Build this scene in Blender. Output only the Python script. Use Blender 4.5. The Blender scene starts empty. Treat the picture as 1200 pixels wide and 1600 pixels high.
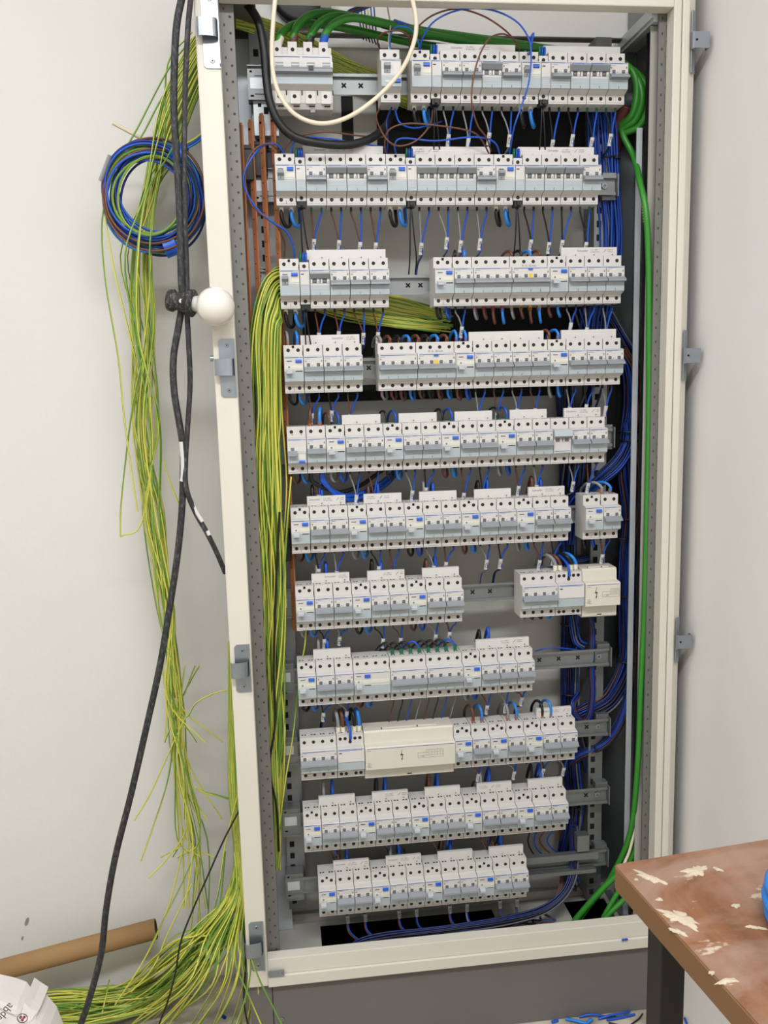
import bpy, math, random
from mathutils import Vector, Matrix
random.seed(7)
S = bpy.context.scene
COL = S.collection
PI = math.pi

# ------------------------------------------------------------------ camera
CP = Vector((-0.0074, -1.5624, 1.2856))
RM = Matrix(((0.9926, 0.1136, 0.0439), (-0.1189, 0.9817, 0.1485), (-0.0262, -0.1526, 0.9879)))  # right, forward, up
FPX = 1344.27
cam_d = bpy.data.cameras.new('camera'); cam = bpy.data.objects.new('camera', cam_d); COL.objects.link(cam)
right, fwd, up = RM.col[0], RM.col[1], RM.col[2]
m = Matrix((right, up, -fwd)).transposed().to_4x4(); m.translation = CP
cam.matrix_world = m
cam_d.sensor_fit = 'VERTICAL'; cam_d.sensor_height = 24.0; cam_d.lens = 24.0 * FPX / 1600.0
cam_d.clip_start = 0.02
S.camera = cam

# ------------------------------------------------------------------ light and exposure
S.view_settings.view_transform = 'Standard'; S.view_settings.look = 'None'
S.view_settings.gamma = 1.0; S.view_settings.use_curve_mapping = False
S.view_settings.exposure = 0.42
w = bpy.data.worlds.new('world'); S.world = w; w.use_nodes = True
w.node_tree.nodes['Background'].inputs[0].default_value = (1.0, 0.97, 0.93, 1)
w.node_tree.nodes['Background'].inputs[1].default_value = 0.0
def area(name, loc, rot, sx, sy, power, col=(0.94, 0.965, 1)):
    l = bpy.data.lights.new(name, 'AREA'); l.shape = 'RECTANGLE'; l.size = sx; l.size_y = sy
    l.energy = power; l.color = col
    o = bpy.data.objects.new(name, l); COL.objects.link(o); o.location = loc; o.rotation_euler = rot
    return o
LAMPS = ((-0.85, -0.90, 6.5), (-1.5, -1.9, 16), (0.10, -1.75, 34))  # first inferred from its shadows; the other two are unseen, added as fill
for lx_, ly_, le_ in LAMPS: area('ceiling_lamp_light', (lx_, ly_, 2.650), (0, 0, 0), 1.2, 0.26, le_)

# ------------------------------------------------------------------ pixel of the photo + distance -> place in the room
def ray(u, v): return RM @ Vector(((u - 600) / FPX, 1, -(v - 800) / FPX))
def P(u, v, Y):
    d = ray(u, v); t = (Y - CP.y) / d.y; return CP + d * t
def PZ(u, v, z):
    d = ray(u, v); t = (z - CP.z) / d.z; return CP + d * t
def PX(u, v, x):
    d = ray(u, v); t = (x - CP.x) / d.x; return CP + d * t

# ------------------------------------------------------------------ materials
def lin(c):
    return tuple(((v / 255) / 12.92 if v / 255 <= 0.04045 else ((v / 255 + 0.055) / 1.055) ** 2.4) for v in c) + (1,)
MATS = {}
def mat(name, c, rough=0.5, metal=0.0, noise=0.0, nscale=30, bump=0.0, bscale=200, spec=0.5, trans=0.0, streak=None):
    if name in MATS: return MATS[name]
    mm = bpy.data.materials.new(name); mm.use_nodes = True; nt = mm.node_tree; b = nt.nodes['Principled BSDF']
    b.inputs['Base Color'].default_value = lin(c); b.inputs['Roughness'].default_value = rough
    b.inputs['Metallic'].default_value = metal; b.inputs['Specular IOR Level'].default_value = spec
    if trans: b.inputs['Transmission Weight'].default_value = trans
    tc = nt.nodes.new('ShaderNodeTexCoord'); mp = nt.nodes.new('ShaderNodeMapping'); nt.links.new(tc.outputs['Object'], mp.inputs[0])
    if streak: mp.inputs['Scale'].default_value = streak
    if noise or True:
        n = nt.nodes.new('ShaderNodeTexNoise'); n.inputs['Scale'].default_value = nscale; n.inputs['Detail'].default_value = 5
        nt.links.new(mp.outputs[0], n.inputs['Vector'])
        mx = nt.nodes.new('ShaderNodeMix'); mx.data_type = 'RGBA'
        k = max(noise, 0.02)
        c0 = lin(c); mx.inputs[6].default_value = tuple(min(1, v * (1 - k)) for v in c0[:3]) + (1,)
        mx.inputs[7].default_value = tuple(min(1, v * (1 + k)) for v in c0[:3]) + (1,)
        nt.links.new(n.outputs['Fac'], mx.inputs[0]); nt.links.new(mx.outputs[2], b.inputs['Base Color'])
    if bump:
        n2 = nt.nodes.new('ShaderNodeTexNoise'); n2.inputs['Scale'].default_value = bscale; n2.inputs['Detail'].default_value = 3
        nt.links.new(mp.outputs[0], n2.inputs['Vector'])
        bp = nt.nodes.new('ShaderNodeBump'); bp.inputs['Strength'].default_value = bump; bp.inputs['Distance'].default_value = 0.002
        nt.links.new(n2.outputs['Fac'], bp.inputs['Height']); nt.links.new(bp.outputs[0], b.inputs['Normal'])
    MATS[name] = mm; return mm

m_wall = mat('painted_plaster_wall', (222, 219, 214), 0.85, noise=0.05, nscale=3.0, bump=0.25, bscale=60)
m_wall2 = mat('painted_plaster_side_wall', (238, 234, 231), 0.85, noise=0.05, nscale=4.0, bump=0.25, bscale=50)
m_ceil = mat('white_ceiling_paint', (225, 222, 216), 0.9)
m_cream = mat('cream_powder_coat', (220, 214, 200), 0.42, noise=0.03, nscale=9)
m_creamd = mat('light_grey_powder_coat', (176, 173, 164), 0.5, noise=0.05, nscale=6)
m_plate = mat('backplate_grey_paint', (192, 190, 182), 0.55, noise=0.05, nscale=5)
m_galv = mat('galvanised_steel', (146, 149, 149), 0.52, metal=0.85, noise=0.18, nscale=18)
m_galvl = mat('bright_galvanised_steel', (206, 211, 214), 0.4, metal=0.3, noise=0.08, nscale=25)
m_perf = mat('dull_perforated_steel', (122, 120, 116), 0.55, metal=0.35, noise=0.1, nscale=40)
m_zinc = mat('zinc_plated_steel', (158, 166, 174), 0.34, metal=0.85, noise=0.1, nscale=40)
m_plinth = mat('dark_grey_plinth_paint', (112, 108, 105), 0.6, noise=0.1, nscale=7)
m_black = mat('black_shade_fill', (10, 10, 11), 0.8)  # plain black standing in for shade in openings, side gap and plinth void
m_hole = mat('dark_hole', (16, 15, 14), 0.9)
m_dev = mat('warm_grey_device_plastic', (206, 203, 198), 0.45, noise=0.02, nscale=60)
m_devb = mat('pale_blue_grey_plastic', (172, 182, 186), 0.42)
m_lev = mat('grey_lever_plastic', (140, 145, 150), 0.4)
m_levl = mat('light_grey_lever_plastic', (186, 188, 194), 0.4)
m_white = mat('white_plastic', (213, 210, 205), 0.4)
m_stick = mat('pale_printed_sticker', (214, 216, 200), 0.5)
m_line = mat('blue_print_line', (66, 100, 168), 0.5)
m_print = mat('grey_print', (120, 118, 120), 0.6)
m_dprint = mat('dark_print', (40, 38, 40), 0.6)
m_rprint = mat('red_print', (150, 70, 80), 0.6)
m_bbtn = mat('blue_test_button', (38, 96, 196), 0.35)
m_yel = mat('yellow_button', (232, 190, 40), 0.4)
m_scr = mat('terminal_screw_metal', (120, 112, 100), 0.4, metal=0.7)
m_blk = mat('black_plastic', (22, 22, 23), 0.45)
m_cu = mat('copper_bar', (208, 138, 98), 0.3, metal=0.45, noise=0.15, nscale=20)
m_blue = mat('blue_insulation', (24, 82, 186), 0.38)
m_dblue = mat('dark_blue_insulation', (10, 36, 118), 0.4)
m_sky = mat('light_blue_insulation', (42, 128, 214), 0.38)
m_brown = mat('brown_insulation', (102, 60, 42), 0.4)
m_gray = mat('grey_insulation', (140, 140, 142), 0.4)
m_bkw = mat('black_insulation', (20, 19, 20), 0.4)
m_grn = mat('green_cable_sheath', (50, 134, 40), 0.4, noise=0.06, nscale=20)
m_yg_y = mat('yellow_insulation', (206, 204, 86), 0.38)
m_yg_g = mat('green_insulation', (106, 148, 56), 0.4)
m_fer_g = mat('green_ferrule', (20, 110, 66), 0.4)
m_fer_b = mat('brown_ferrule', (168, 96, 40), 0.4)
m_fer_w = mat('ivory_ferrule', (228, 222, 200), 0.45)
m_fer_k = mat('black_ferrule', (14, 14, 16), 0.4)
m_fer_r = mat('red_ferrule', (160, 24, 34), 0.4)
m_fer_y = mat('yellow_ferrule', (222, 160, 30), 0.4)
m_maroon = mat('maroon_corrugated_plastic', (92, 32, 30), 0.5)
m_ivory = mat('ivory_cable_sheath', (226, 214, 190), 0.5, noise=0.12, nscale=60)
def dusty(name, base, dust, th):
    mm = bpy.data.materials.new(name); mm.use_nodes = True; nt = mm.node_tree; b = nt.nodes['Principled BSDF']
    tc = nt.nodes.new('ShaderNodeTexCoord'); mp = nt.nodes.new('ShaderNodeMapping'); mp.inputs['Scale'].default_value = (1, 1, 0.35); nt.links.new(tc.outputs['Object'], mp.inputs[0])
    n = nt.nodes.new('ShaderNodeTexNoise'); n.inputs['Scale'].default_value = 260; n.inputs['Detail'].default_value = 6; n.inputs['Roughness'].default_value = 0.7; nt.links.new(mp.outputs[0], n.inputs['Vector'])
    r = nt.nodes.new('ShaderNodeValToRGB'); r.color_ramp.elements[0].position = th; r.color_ramp.elements[1].position = th + 0.22
    r.color_ramp.elements[0].color = lin(base); r.color_ramp.elements[1].color = lin(dust); nt.links.new(n.outputs['Fac'], r.inputs[0])
    nt.links.new(r.outputs[0], b.inputs['Base Color']); b.inputs['Roughness'].default_value = 0.65; return mm
m_dusty = dusty('dusty_black_sheath', (38, 38, 40), (104, 102, 101), 0.50)
m_card = mat('brown_cardboard', (158, 124, 82), 0.8, noise=0.07, nscale=30)
m_cardin = mat('dark_cardboard_inside', (70, 50, 36), 0.9)
m_tape = mat('blue_tape', (20, 90, 200), 0.35)
m_bag = mat('white_woven_sack', (226, 218, 214), 0.75, noise=0.04, nscale=20, bump=0.3, bscale=80)
m_legk = mat('black_painted_steel', (24, 22, 21), 0.45, noise=0.5, nscale=15)
m_bakel = dusty('dusty_black_lampholder', (34, 33, 33), (140, 137, 133), 0.52)
m_edge = mat('brown_table_edge', (126, 90, 56), 0.5, noise=0.18, nscale=12, streak=(8, 1, 1))

def glass_bulb():
    mm = bpy.data.materials.new('frosted_bulb_glass'); mm.use_nodes = True; b = mm.node_tree.nodes['Principled BSDF']
    b.inputs['Base Color'].default_value = lin((232, 228, 220)); b.inputs['Roughness'].default_value = 0.12
    b.inputs['Subsurface Weight'].default_value = 0.3; b.inputs['Coat Weight'].default_value = 0.6
    b.inputs['Coat Roughness'].default_value = 0.05
    return mm
m_bulb = glass_bulb()

def table_mat():
    mm = bpy.data.materials.new('stained_brown_laminate'); mm.use_nodes = True; nt = mm.node_tree; b = nt.nodes['Principled BSDF']
    tc = nt.nodes.new('ShaderNodeTexCoord')
    mp = nt.nodes.new('ShaderNodeMapping'); mp.inputs['Scale'].default_value = (14, 2.0, 1); mp.inputs['Rotation'].default_value = (0, 0, 0.15)
    nt.links.new(tc.outputs['Object'], mp.inputs[0])
    n1 = nt.nodes.new('ShaderNodeTexNoise'); n1.inputs['Scale'].default_value = 3.0; n1.inputs['Detail'].default_value = 6; n1.inputs['Distortion'].default_value = 0.8
    nt.links.new(mp.outputs[0], n1.inputs['Vector'])
    cr = nt.nodes.new('ShaderNodeValToRGB'); cr.color_ramp.elements[0].color = lin((112, 72, 46)); cr.color_ramp.elements[1].color = lin((142, 94, 62))
    cr.color_ramp.elements[0].position = 0.3; cr.color_ramp.elements[1].position = 0.7
    nt.links.new(n1.outputs['Fac'], cr.inputs[0])
    # dusty film
    n2 = nt.nodes.new('ShaderNodeTexNoise'); n2.inputs['Scale'].default_value = 7; n2.inputs['Detail'].default_value = 9; n2.inputs['Roughness'].default_value = 0.65; n2.inputs['Distortion'].default_value = 0.5
    mp2 = nt.nodes.new('ShaderNodeMapping'); mp2.inputs['Rotation'].default_value = (0, 0, -0.5); mp2.inputs['Scale'].default_value = (0.8, 1.7, 1); nt.links.new(tc.outputs['Object'], mp2.inputs[0])
    nt.links.new(mp2.outputs[0], n2.inputs['Vector'])
    r2 = nt.nodes.new('ShaderNodeValToRGB'); r2.color_ramp.elements[0].position = 0.43; r2.color_ramp.elements[1].position = 0.60
    r2.color_ramp.elements[1].color = (0.62, 0.62, 0.62, 1)
    nt.links.new(n2.outputs['Fac'], r2.inputs[0])
    mx = nt.nodes.new('ShaderNodeMix'); mx.data_type = 'RGBA'; mx.inputs[7].default_value = lin((160, 136, 120))
    nt.links.new(r2.outputs[0], mx.inputs[0]); nt.links.new(cr.outputs[0], mx.inputs[6])
    # plaster specks
    n3 = nt.nodes.new('ShaderNodeTexNoise'); n3.inputs['Scale'].default_value = 19; n3.inputs['Detail'].default_value = 8; n3.inputs['Roughness'].default_value = 0.6
    nt.links.new(mp2.outputs[0], n3.inputs['Vector'])
    r3 = nt.nodes.new('ShaderNodeValToRGB'); r3.color_ramp.elements[0].position = 0.62; r3.color_ramp.elements[1].position = 0.66
    nt.links.new(n3.outputs['Fac'], r3.inputs[0])
    mx2 = nt.nodes.new('ShaderNodeMix'); mx2.data_type = 'RGBA'; mx2.inputs[7].default_value = lin((190, 174, 152))
    nt.links.new(r3.outputs[0], mx2.inputs[0]); nt.links.new(mx.outputs[2], mx2.inputs[6])
    nt.links.new(mx2.outputs[2], b.inputs['Base Color']); b.inputs['Roughness'].default_value = 0.5
    return mm
m_table = table_mat()
m_plaster = mat('dried_plaster', (196, 182, 158), 0.9, noise=0.12, nscale=90, bump=0.8, bscale=220)

def floor_mat():
    mm = bpy.data.materials.new('dusty_laminate_floor'); mm.use_nodes = True; nt = mm.node_tree; b = nt.nodes['Principled BSDF']
    tc = nt.nodes.new('ShaderNodeTexCoord')
    br = nt.nodes.new('ShaderNodeTexBrick'); br.inputs['Scale'].default_value = 1.0
    br.inputs['Brick Width'].default_value = 1.2; br.inputs['Row Height'].default_value = 0.13; br.inputs['Mortar Size'].default_value = 0.0015
    br.inputs['Color1'].default_value = lin((186, 178, 160)); br.inputs['Color2'].default_value = lin((172, 164, 146)); br.inputs['Mortar'].default_value = lin((96, 90, 80))
    nt.links.new(tc.outputs['Object'], br.inputs['Vector'])
    mp = nt.nodes.new('ShaderNodeMapping'); mp.inputs['Scale'].default_value = (3, 30, 1); nt.links.new(tc.outputs['Object'], mp.inputs[0])
    n = nt.nodes.new('ShaderNodeTexNoise'); n.inputs['Scale'].default_value = 2; n.inputs['Detail'].default_value = 7; nt.links.new(mp.outputs[0], n.inputs['Vector'])
    mx = nt.nodes.new('ShaderNodeMix'); mx.data_type = 'RGBA'; mx.blend_type = 'MULTIPLY'; mx.inputs[0].default_value = 0.5
    nt.links.new(br.outputs['Color'], mx.inputs[6]); nt.links.new(n.outputs['Fac'], mx.inputs[7])
    n2 = nt.nodes.new('ShaderNodeTexNoise'); n2.inputs['Scale'].default_value = 14; n2.inputs['Detail'].default_value = 8; nt.links.new(tc.outputs['Object'], n2.inputs['Vector'])
    r = nt.nodes.new('ShaderNodeValToRGB'); r.color_ramp.elements[0].position = 0.42; r.color_ramp.elements[1].position = 0.62; nt.links.new(n2.outputs['Fac'], r.inputs[0])
    mx2 = nt.nodes.new('ShaderNodeMix'); mx2.data_type = 'RGBA'; mx2.inputs[7].default_value = lin((206, 196, 178))
    nt.links.new(r.outputs[0], mx2.inputs[0]); nt.links.new(mx.outputs[2], mx2.inputs[6]); nt.links.new(mx2.outputs[2], b.inputs['Base Color'])
    b.inputs['Roughness'].default_value = 0.55
    return mm
m_floor = floor_mat()

# ------------------------------------------------------------------ mesh helpers
class MB:
    def __init__(s): s.v = []; s.f = []; s.m = []; s.sm = []
    def add(s, vs, fs, mi=0, smooth=False):
        o = len(s.v); s.v += [tuple(q) for q in vs]
        for i, f in enumerate(fs):
            s.f.append([o + k for k in f]); s.m.append(mi[i] if isinstance(mi, list) else mi); s.sm.append(smooth)
    def box(s, x0, x1, y0, y1, z0, z1, mi=0, M=None):
        vs = [(x0, y0, z0), (x1, y0, z0), (x1, y1, z0), (x0, y1, z0), (x0, y0, z1), (x1, y0, z1), (x1, y1, z1), (x0, y1, z1)]
        if M: vs = [M @ Vector(q) for q in vs]
        s.add(vs, [(0, 3, 2, 1), (4, 5, 6, 7), (0, 1, 5, 4), (1, 2, 6, 5), (2, 3, 7, 6), (3, 0, 4, 7)], mi)
    def prism(s, prof, x0, x1, mi=0, capmi=None):   # prof: list of (y,z), runs round so that the outside faces outwards; mi list per edge
        n = len(prof); vs = [(x0, y, z) for y, z in prof] + [(x1, y, z) for y, z in prof]
        a = sum(prof[i][0] * prof[(i + 1) % n][1] - prof[(i + 1) % n][0] * prof[i][1] for i in range(n))
        fs = []; mis = []
        for i in range(n):
            j = (i + 1) % n
            fs.append((i, j, n + j, n + i) if a < 0 else (i, n + i, n + j, j)); mis.append(mi[i] if isinstance(mi, list) else mi)
        c = capmi if capmi is not None else (mi[0] if isinstance(mi, list) else mi)
        fs.append(tuple(range(n))[::-1] if a < 0 else tuple(range(n)));
        fs.append(tuple(range(n, 2 * n)) if a < 0 else tuple(range(n, 2 * n))[::-1]); mis += [c, c]
        s.add(vs, fs, mis)
    def poly(s, pts, n, depth, mi=0):   # flat polygon pts (list of Vector), pushed by depth along n
        n = Vector(n).normalized() * depth; k = len(pts)
        vs = [Vector(p) for p in pts] + [Vector(p) + n for p in pts]
        fs = [tuple(range(k))[::-1], tuple(range(k, 2 * k))] + [(i, (i + 1) % k, k + (i + 1) % k, k + i) for i in range(k)]
        s.add(vs, fs, mi)
    def cyl(s, c, d, r, n=12, mi=0, r2=None, smooth=True, capmi=None):  # from c along vector d
        c = Vector(c); d = Vector(d); r2 = r if r2 is None else r2
        a = d.normalized(); u = a.orthogonal().normalized(); v = a.cross(u)
        r_ = [(math.cos(2 * PI * i / n), math.sin(2 * PI * i / n)) for i in range(n)]
        vs = [c + (u * x + v * y) * r for x, y in r_] + [c + d + (u * x + v * y) * r2 for x, y in r_]
        s.add(vs, [(i, (i + 1) % n, n + (i + 1) % n, n + i) for i in range(n)], mi, smooth)
        cm = mi if capmi is None else capmi
        s.add(vs[:n], [tuple(range(n))[::-1]], cm); s.add(vs[n:], [tuple(range(n))], cm)
    def lathe(s, c, a, prof, n=20, mi=0):   # prof (dist along axis, radius)
        c = Vector(c); a = Vector(a).normalized(); u = a.orthogonal().normalized(); v = a.cross(u); vs = []; fs = []
        for t, r in prof:
            for i in range(n):
                q = 2 * PI * i / n; vs.append(c + a * t + (u * math.cos(q) + v * math.sin(q)) * max(r, 1e-5))
        for k in range(len(prof) - 1):
            for i in range(n): fs.append((k * n + i, k * n + (i + 1) % n, (k + 1) * n + (i + 1) % n, (k + 1) * n + i))
        fs.append(tuple(range(n))[::-1]); fs.append(tuple(range((len(prof) - 1) * n, len(prof) * n)))
        s.add(vs, fs, mi, True)
    def tube(s, pts, r, n=7, mi=0, stripe=None, flat=1.0, twist=0.0):
        pts = [Vector(p) for p in pts]; k = len(pts); vs = []; fs = []; ms = []
        t0 = (pts[1] - pts[0]).normalized(); u = t0.orthogonal().normalized(); last = t0
        for i, p in enumerate(pts):
            t = (pts[min(i + 1, k - 1)] - pts[max(i - 1, 0)]).normalized()
            q = last.rotation_difference(t); u = (q @ u); u = (u - t * u.dot(t)).normalized(); v = t.cross(u); last = t
            rr = r[i] if isinstance(r, (list, tuple)) else r
            for j in range(n):
                a = 2 * PI * j / n + twist * i
                vs.append(p + u * math.cos(a) * rr + v * math.sin(a) * rr * flat)
        for i in range(k - 1):
            for j in range(n):
                fs.append((i * n + j, i * n + (j + 1) % n, (i + 1) * n + (j + 1) % n, (i + 1) * n + j))
                ms.append(stripe[j] if stripe else mi)
        s.add(vs, fs, ms, True)
        s.add(vs[:n], [tuple(range(n))[::-1]], mi); s.add(vs[-n:], [tuple(range(n))], mi)
    def mesh(s, name, mats):
        me = bpy.data.meshes.new(name); me.from_pydata(s.v, [], s.f)
        for q in (mats if isinstance(mats, (list, tuple)) else [mats]): me.materials.append(q)
        me.polygons.foreach_set('material_index', s.m); me.polygons.foreach_set('use_smooth', s.sm); me.update()
        return me
    def build(s, name, mats, parent=None, kind=None, bevel=0):
        o = bpy.data.objects.new(name, s.mesh(name, mats)); COL.objects.link(o)
        if parent: o.parent = parent
        if kind: o['kind'] = kind
        if bevel:
            b = o.modifiers.new('bevel', 'BEVEL'); b.width = bevel; b.segments = 2; b.limit_method = 'ANGLE'
        return o
def tag(o, label, cat, group=None, kind=None):
    o['label'] = label; o['category'] = cat
    if group: o['group'] = group
    if kind: o['kind'] = kind
    return o
def empty(name, loc, label, cat, group=None):
    o = bpy.data.objects.new(name, None); COL.objects.link(o); o.location = loc; o.empty_display_size = 0.01
    return tag(o, label, cat, group)
def inst(name, me, parent=None, loc=(0, 0, 0)):
    o = bpy.data.objects.new(name, me); COL.objects.link(o); o.parent = parent; o.location = loc; return o
def spline(pts, k=6):
    pts = [Vector(p) for p in pts]
    if len(pts) < 3: return [pts[0].lerp(pts[-1], i / k) for i in range(k + 1)]
    q = [pts[0] * 2 - pts[1]] + pts + [pts[-1] * 2 - pts[-2]]; out = []
    for i in range(1, len(q) - 2):
        a, b, c, d = q[i - 1:i + 3]
        for j in range(k):
            t = j / k
            out.append(0.5 * ((2 * b) + (c - a) * t + (2 * a - 5 * b + 4 * c - d) * t * t + (3 * b - a - 3 * c + d) * t ** 3))
    out.append(pts[-1]); return out
_tc = {}
def text_geo(txt, size):
    key = (txt, size)
    if key not in _tc:
        cu = bpy.data.curves.new('t', 'FONT'); cu.body = txt; cu.size = size; cu.align_x = 'CENTER'; cu.align_y = 'CENTER'; cu.resolution_u = 2
        o = bpy.data.objects.new('t', cu); COL.objects.link(o); bpy.context.view_layer.update()
        me = bpy.data.meshes.new_from_object(o.evaluated_get(bpy.context.evaluated_depsgraph_get()))
        _tc[key] = ([v.co.copy() for v in me.vertices], [tuple(p.vertices) for p in me.polygons])
        bpy.data.objects.remove(o); bpy.data.curves.remove(cu); bpy.data.meshes.remove(me)
    return _tc[key]
def add_text(mb, txt, size, c, xdir=(1, 0, 0), ydir=(0, 0, 1), mi=0):
    vs, fs = text_geo(txt, size); x = Vector(xdir); y = Vector(ydir); c = Vector(c)
    mb.add([c + x * v.x + y * v.y for v in vs], fs, mi)

WN = {}
def wire(name, pts, r, mt, label, cat, group=None, n=7, k=6, stripe=None, parent=None, twist=0.0):
    mb = MB(); mb.tube(spline(pts, k), r, n, 0, stripe, twist=twist)
    o = mb.build(name, mt, parent)
    if parent is None: tag(o, label, cat, group)
    return o
YG = [m_yg_y, m_yg_g]
def ygwire(pts, r, label, group, k=6, seed=0, name='earth_wire'):
    n = 8; st = [0, 0, 0, 0, 0, 1, 1, 1] if seed % 3 else [0, 0, 0, 1, 1, 1, 1, 0]; st = st[seed % 8:] + st[:seed % 8]; WN['t'] = 0.10 + 0.05 * (seed % 4)
    return wire(name, pts, r, YG, label, 'wire', group, n=n, k=k, stripe=st, twist=WN['t'])

# ------------------------------------------------------------------ the room
FL = 0.0
YB, XR = 0.185, 0.752
mb = MB(); mb.box(-2.6, XR + 0.1, -3.4, YB + 0.1, -0.1, FL); mb.build('floor', m_floor, kind='structure')
mb = MB(); mb.box(-2.6, XR, YB, YB + 0.1, 0, 2.7); mb.build('wall_back', m_wall, kind='structure')
mb = MB(); mb.box(XR, XR + 0.1, -3.4, YB + 0.1, 0, 2.7); mb.build('wall_right', m_wall2, kind='structure')
mb = MB(); mb.box(-2.7, -2.6, -3.4, YB + 0.1, 0, 2.7); mb.build('wall_left', m_wall, kind='structure')
mb = MB(); mb.box(-2.6, XR + 0.1, -3.5, -3.4, 0, 2.7); mb.build('wall_front', m_wall, kind='structure')
mb = MB(); mb.box(-2.7, XR + 0.1, -3.5, YB + 0.1, 2.7, 2.8); mb.build('ceiling', m_ceil, kind='structure')
for i, (x, y, e_) in enumerate(LAMPS):
    mb = MB(); mb.box(-0.64, 0.64, -0.17, 0.17, 0.005, 0.04)
    t = empty('ceiling_lamp', (x, y, 2.66), ('white linear ceiling lamp nearest the cabinet', 'white linear ceiling lamp added as unseen fill at the left rear of the room', 'white linear ceiling lamp added as unseen fill at the right rear of the room')[i], 'lamp', 'ceiling lamps')
    mb.build('lamp_housing', m_white, t)
# ------------------------------------------------------------------ cabinet shell
XL, XRc = -0.117, 0.735          # outer left / right of the cabinet
YF, YP = -0.062, 0.13            # front of the door frame, face of the mounting plate
ZB, ZT, ZF = 0.149, 1.93, 0.152  # bottom, top of the opening, cabinet floor
cab = empty('switchgear_cabinet', (0.31, 0.0, 0.0), 'tall cream steel electrical cabinet with open front standing on a dark grey plinth', 'cabinet')
def rel(o): o.location = (-0.31, 0, 0); return o
def cpart(mbx, name, mt, bevel=0): return rel(mbx.build(name, mt, cab, bevel=bevel))
# left cream stile
mb = MB(); mb.box(XL, -0.079, YF, YF + 0.03, ZB, 2.0); cpart(mb, 'frame_stile', m_cream, 0.002)
# right cream stile with two ridges and a forward lip
mb = MB()
mb.box(0.6850, 0.6990, YF + 0.001, YF + 0.03, ZB, 2.0); mb.box(0.6998, 0.7120, YF - 0.002, YF + 0.03, ZB, 2.0)
mb.poly([(0.7122, YF - 0.001, ZB), (0.7285, YF + 0.013, ZB), (0.7285, YF + 0.03, ZB), (0.7122, YF + 0.03, ZB)], (0, 0, 1), 2.0 - ZB)
cpart(mb, 'frame_stile', m_cream, 0.0015)
# top bar and bottom lip
ztb = P(900, 7, YF).z
mb = MB(); mb.box(-0.079, 0.6850, YF + 0.001, YF + 0.03, ztb, 2.0); cpart(mb, 'frame_top_bar', m_cream, 0.002)
mb = MB(); mb.box(-0.079, 0.6850, YF + 0.001, YF + 0.025, 0.172, 0.204); mb.box(-0.079, 0.6850, YF - 0.004, YF + 0.025, ZB, 0.1715)
cpart(mb, 'frame_bottom_bar', m_cream, 0.001)
# perforated inner profiles: front strip with holes
def perf(x0, x1, flip):
    mb = MB(); mb.box(x0, x1, YF + 0.031, YF + 0.035, ZF, ztb + 0.03, 0)
    z = 0.19; i = 0
    wd = x1 - x0
    while z < 1.93:
        for fx, sh in ((0.30, 0), (0.72, 1)):
            zz = z + (0.0125 if sh else 0)
            if flip: fx = 1 - fx
            cx = x0 + wd * fx
            if sh: mb.cyl((cx, YF + 0.0309, zz), (0, -0.0004, 0), 0.0021, 8, 1)
            else: mb.box(cx - 0.0012, cx + 0.0012, YF + 0.0305, YF + 0.0309, zz - 0.0022, zz + 0.0022, 1)
        z += 0.025
    return mb
mb = perf(-0.079, -0.056, False)
mb.box(-0.058, -0.056, YF + 0.035, YF + 0.055, ZF, 1.95, 0); cpart(mb, 'perforated_profile', [m_perf, mat('shallow_hole', (70, 67, 64), .8)])
mb = perf(0.6715, 0.6925, False); mb.box(0.6905, 0.6925, YF + 0.035, YF + 0.06, ZF, 1.95, 0)
cpart(mb, 'perforated_profile', [m_perf, mat('shallow_hole', (70, 67, 64), .8)])
# side sheets, roof, floor, mounting plate
mb = MB(); mb.box(-0.100, -0.097, YF + 0.032, YB - 0.008, ZF, 2.0); cpart(mb, 'side_panel', m_galv)
mb = MB(); mb.box(0.700, 0.703, YF + 0.032, YB - 0.008, ZF, 2.0); cpart(mb, 'side_panel', m_galv)
zr = P(900, 12, -0.03).z
mb = MB()
mb.box(-0.097, 0.70, 0.105, 0.125, P(900, 58, 0.105).z, zr + 0.001)
cpart(mb, 'roof_cross_rail', m_perf)
mb = MB(); mb.box(0.66, 0.70, -0.026, YB - 0.01, zr - 0.012, zr + 0.006); mb.box(0.664, 0.676, -0.026, 0.12, zr - 0.018, zr - 0.012)
cpart(mb, 'roof_side_rail', m_galvl)
mb = MB(); mb.box(-0.097, -0.02, -0.026, YB - 0.01, zr + 0.002, zr + 0.006); cpart(mb, 'roof_side_rail', m_perf)
mb = MB(); mb.box(-0.030, 0.628, YP, YP + 0.003, ZF + 0.001, zr - 0.0125); cpart(mb, 'mounting_plate', m_plate)
m_sheet = mat('smooth_galvanised_sheet', (150, 156, 158), 0.24, metal=0.9, noise=0.1, nscale=6)
mb = MB(); mb.box(0.6285, 0.6995, YP, YP + 0.003, ZF + 0.001, zr - 0.0125); cpart(mb, 'rear_side_sheet', m_sheet)
mb = MB(); mb.box(-0.0965, -0.0305, 0.100, 0.103, ZF + 0.001, zr - 0.0125); cpart(mb, 'rear_side_sheet', m_galvl)
# right hand reflective corner post, and a black strip painting the gap's shade
mb = MB(); mb.box(0.660, 0.6705, 0.028, 0.031, ZF + 0.002, P(990, 200, 0.03).z); cpart(mb, 'corner_post', m_galvl)
mb = MB(); mb.box(0.6742, 0.6995, 0.024, 0.027, ZF + 0.002, zr - 0.014); cpart(mb, 'gap_shade_strip', m_black)
mb = MB(); mb.box(0.6655, 0.6995, -0.012, -0.009, ZF + 0.015, zr - 0.02); cpart(mb, 'side_flange', m_creamd)
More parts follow.
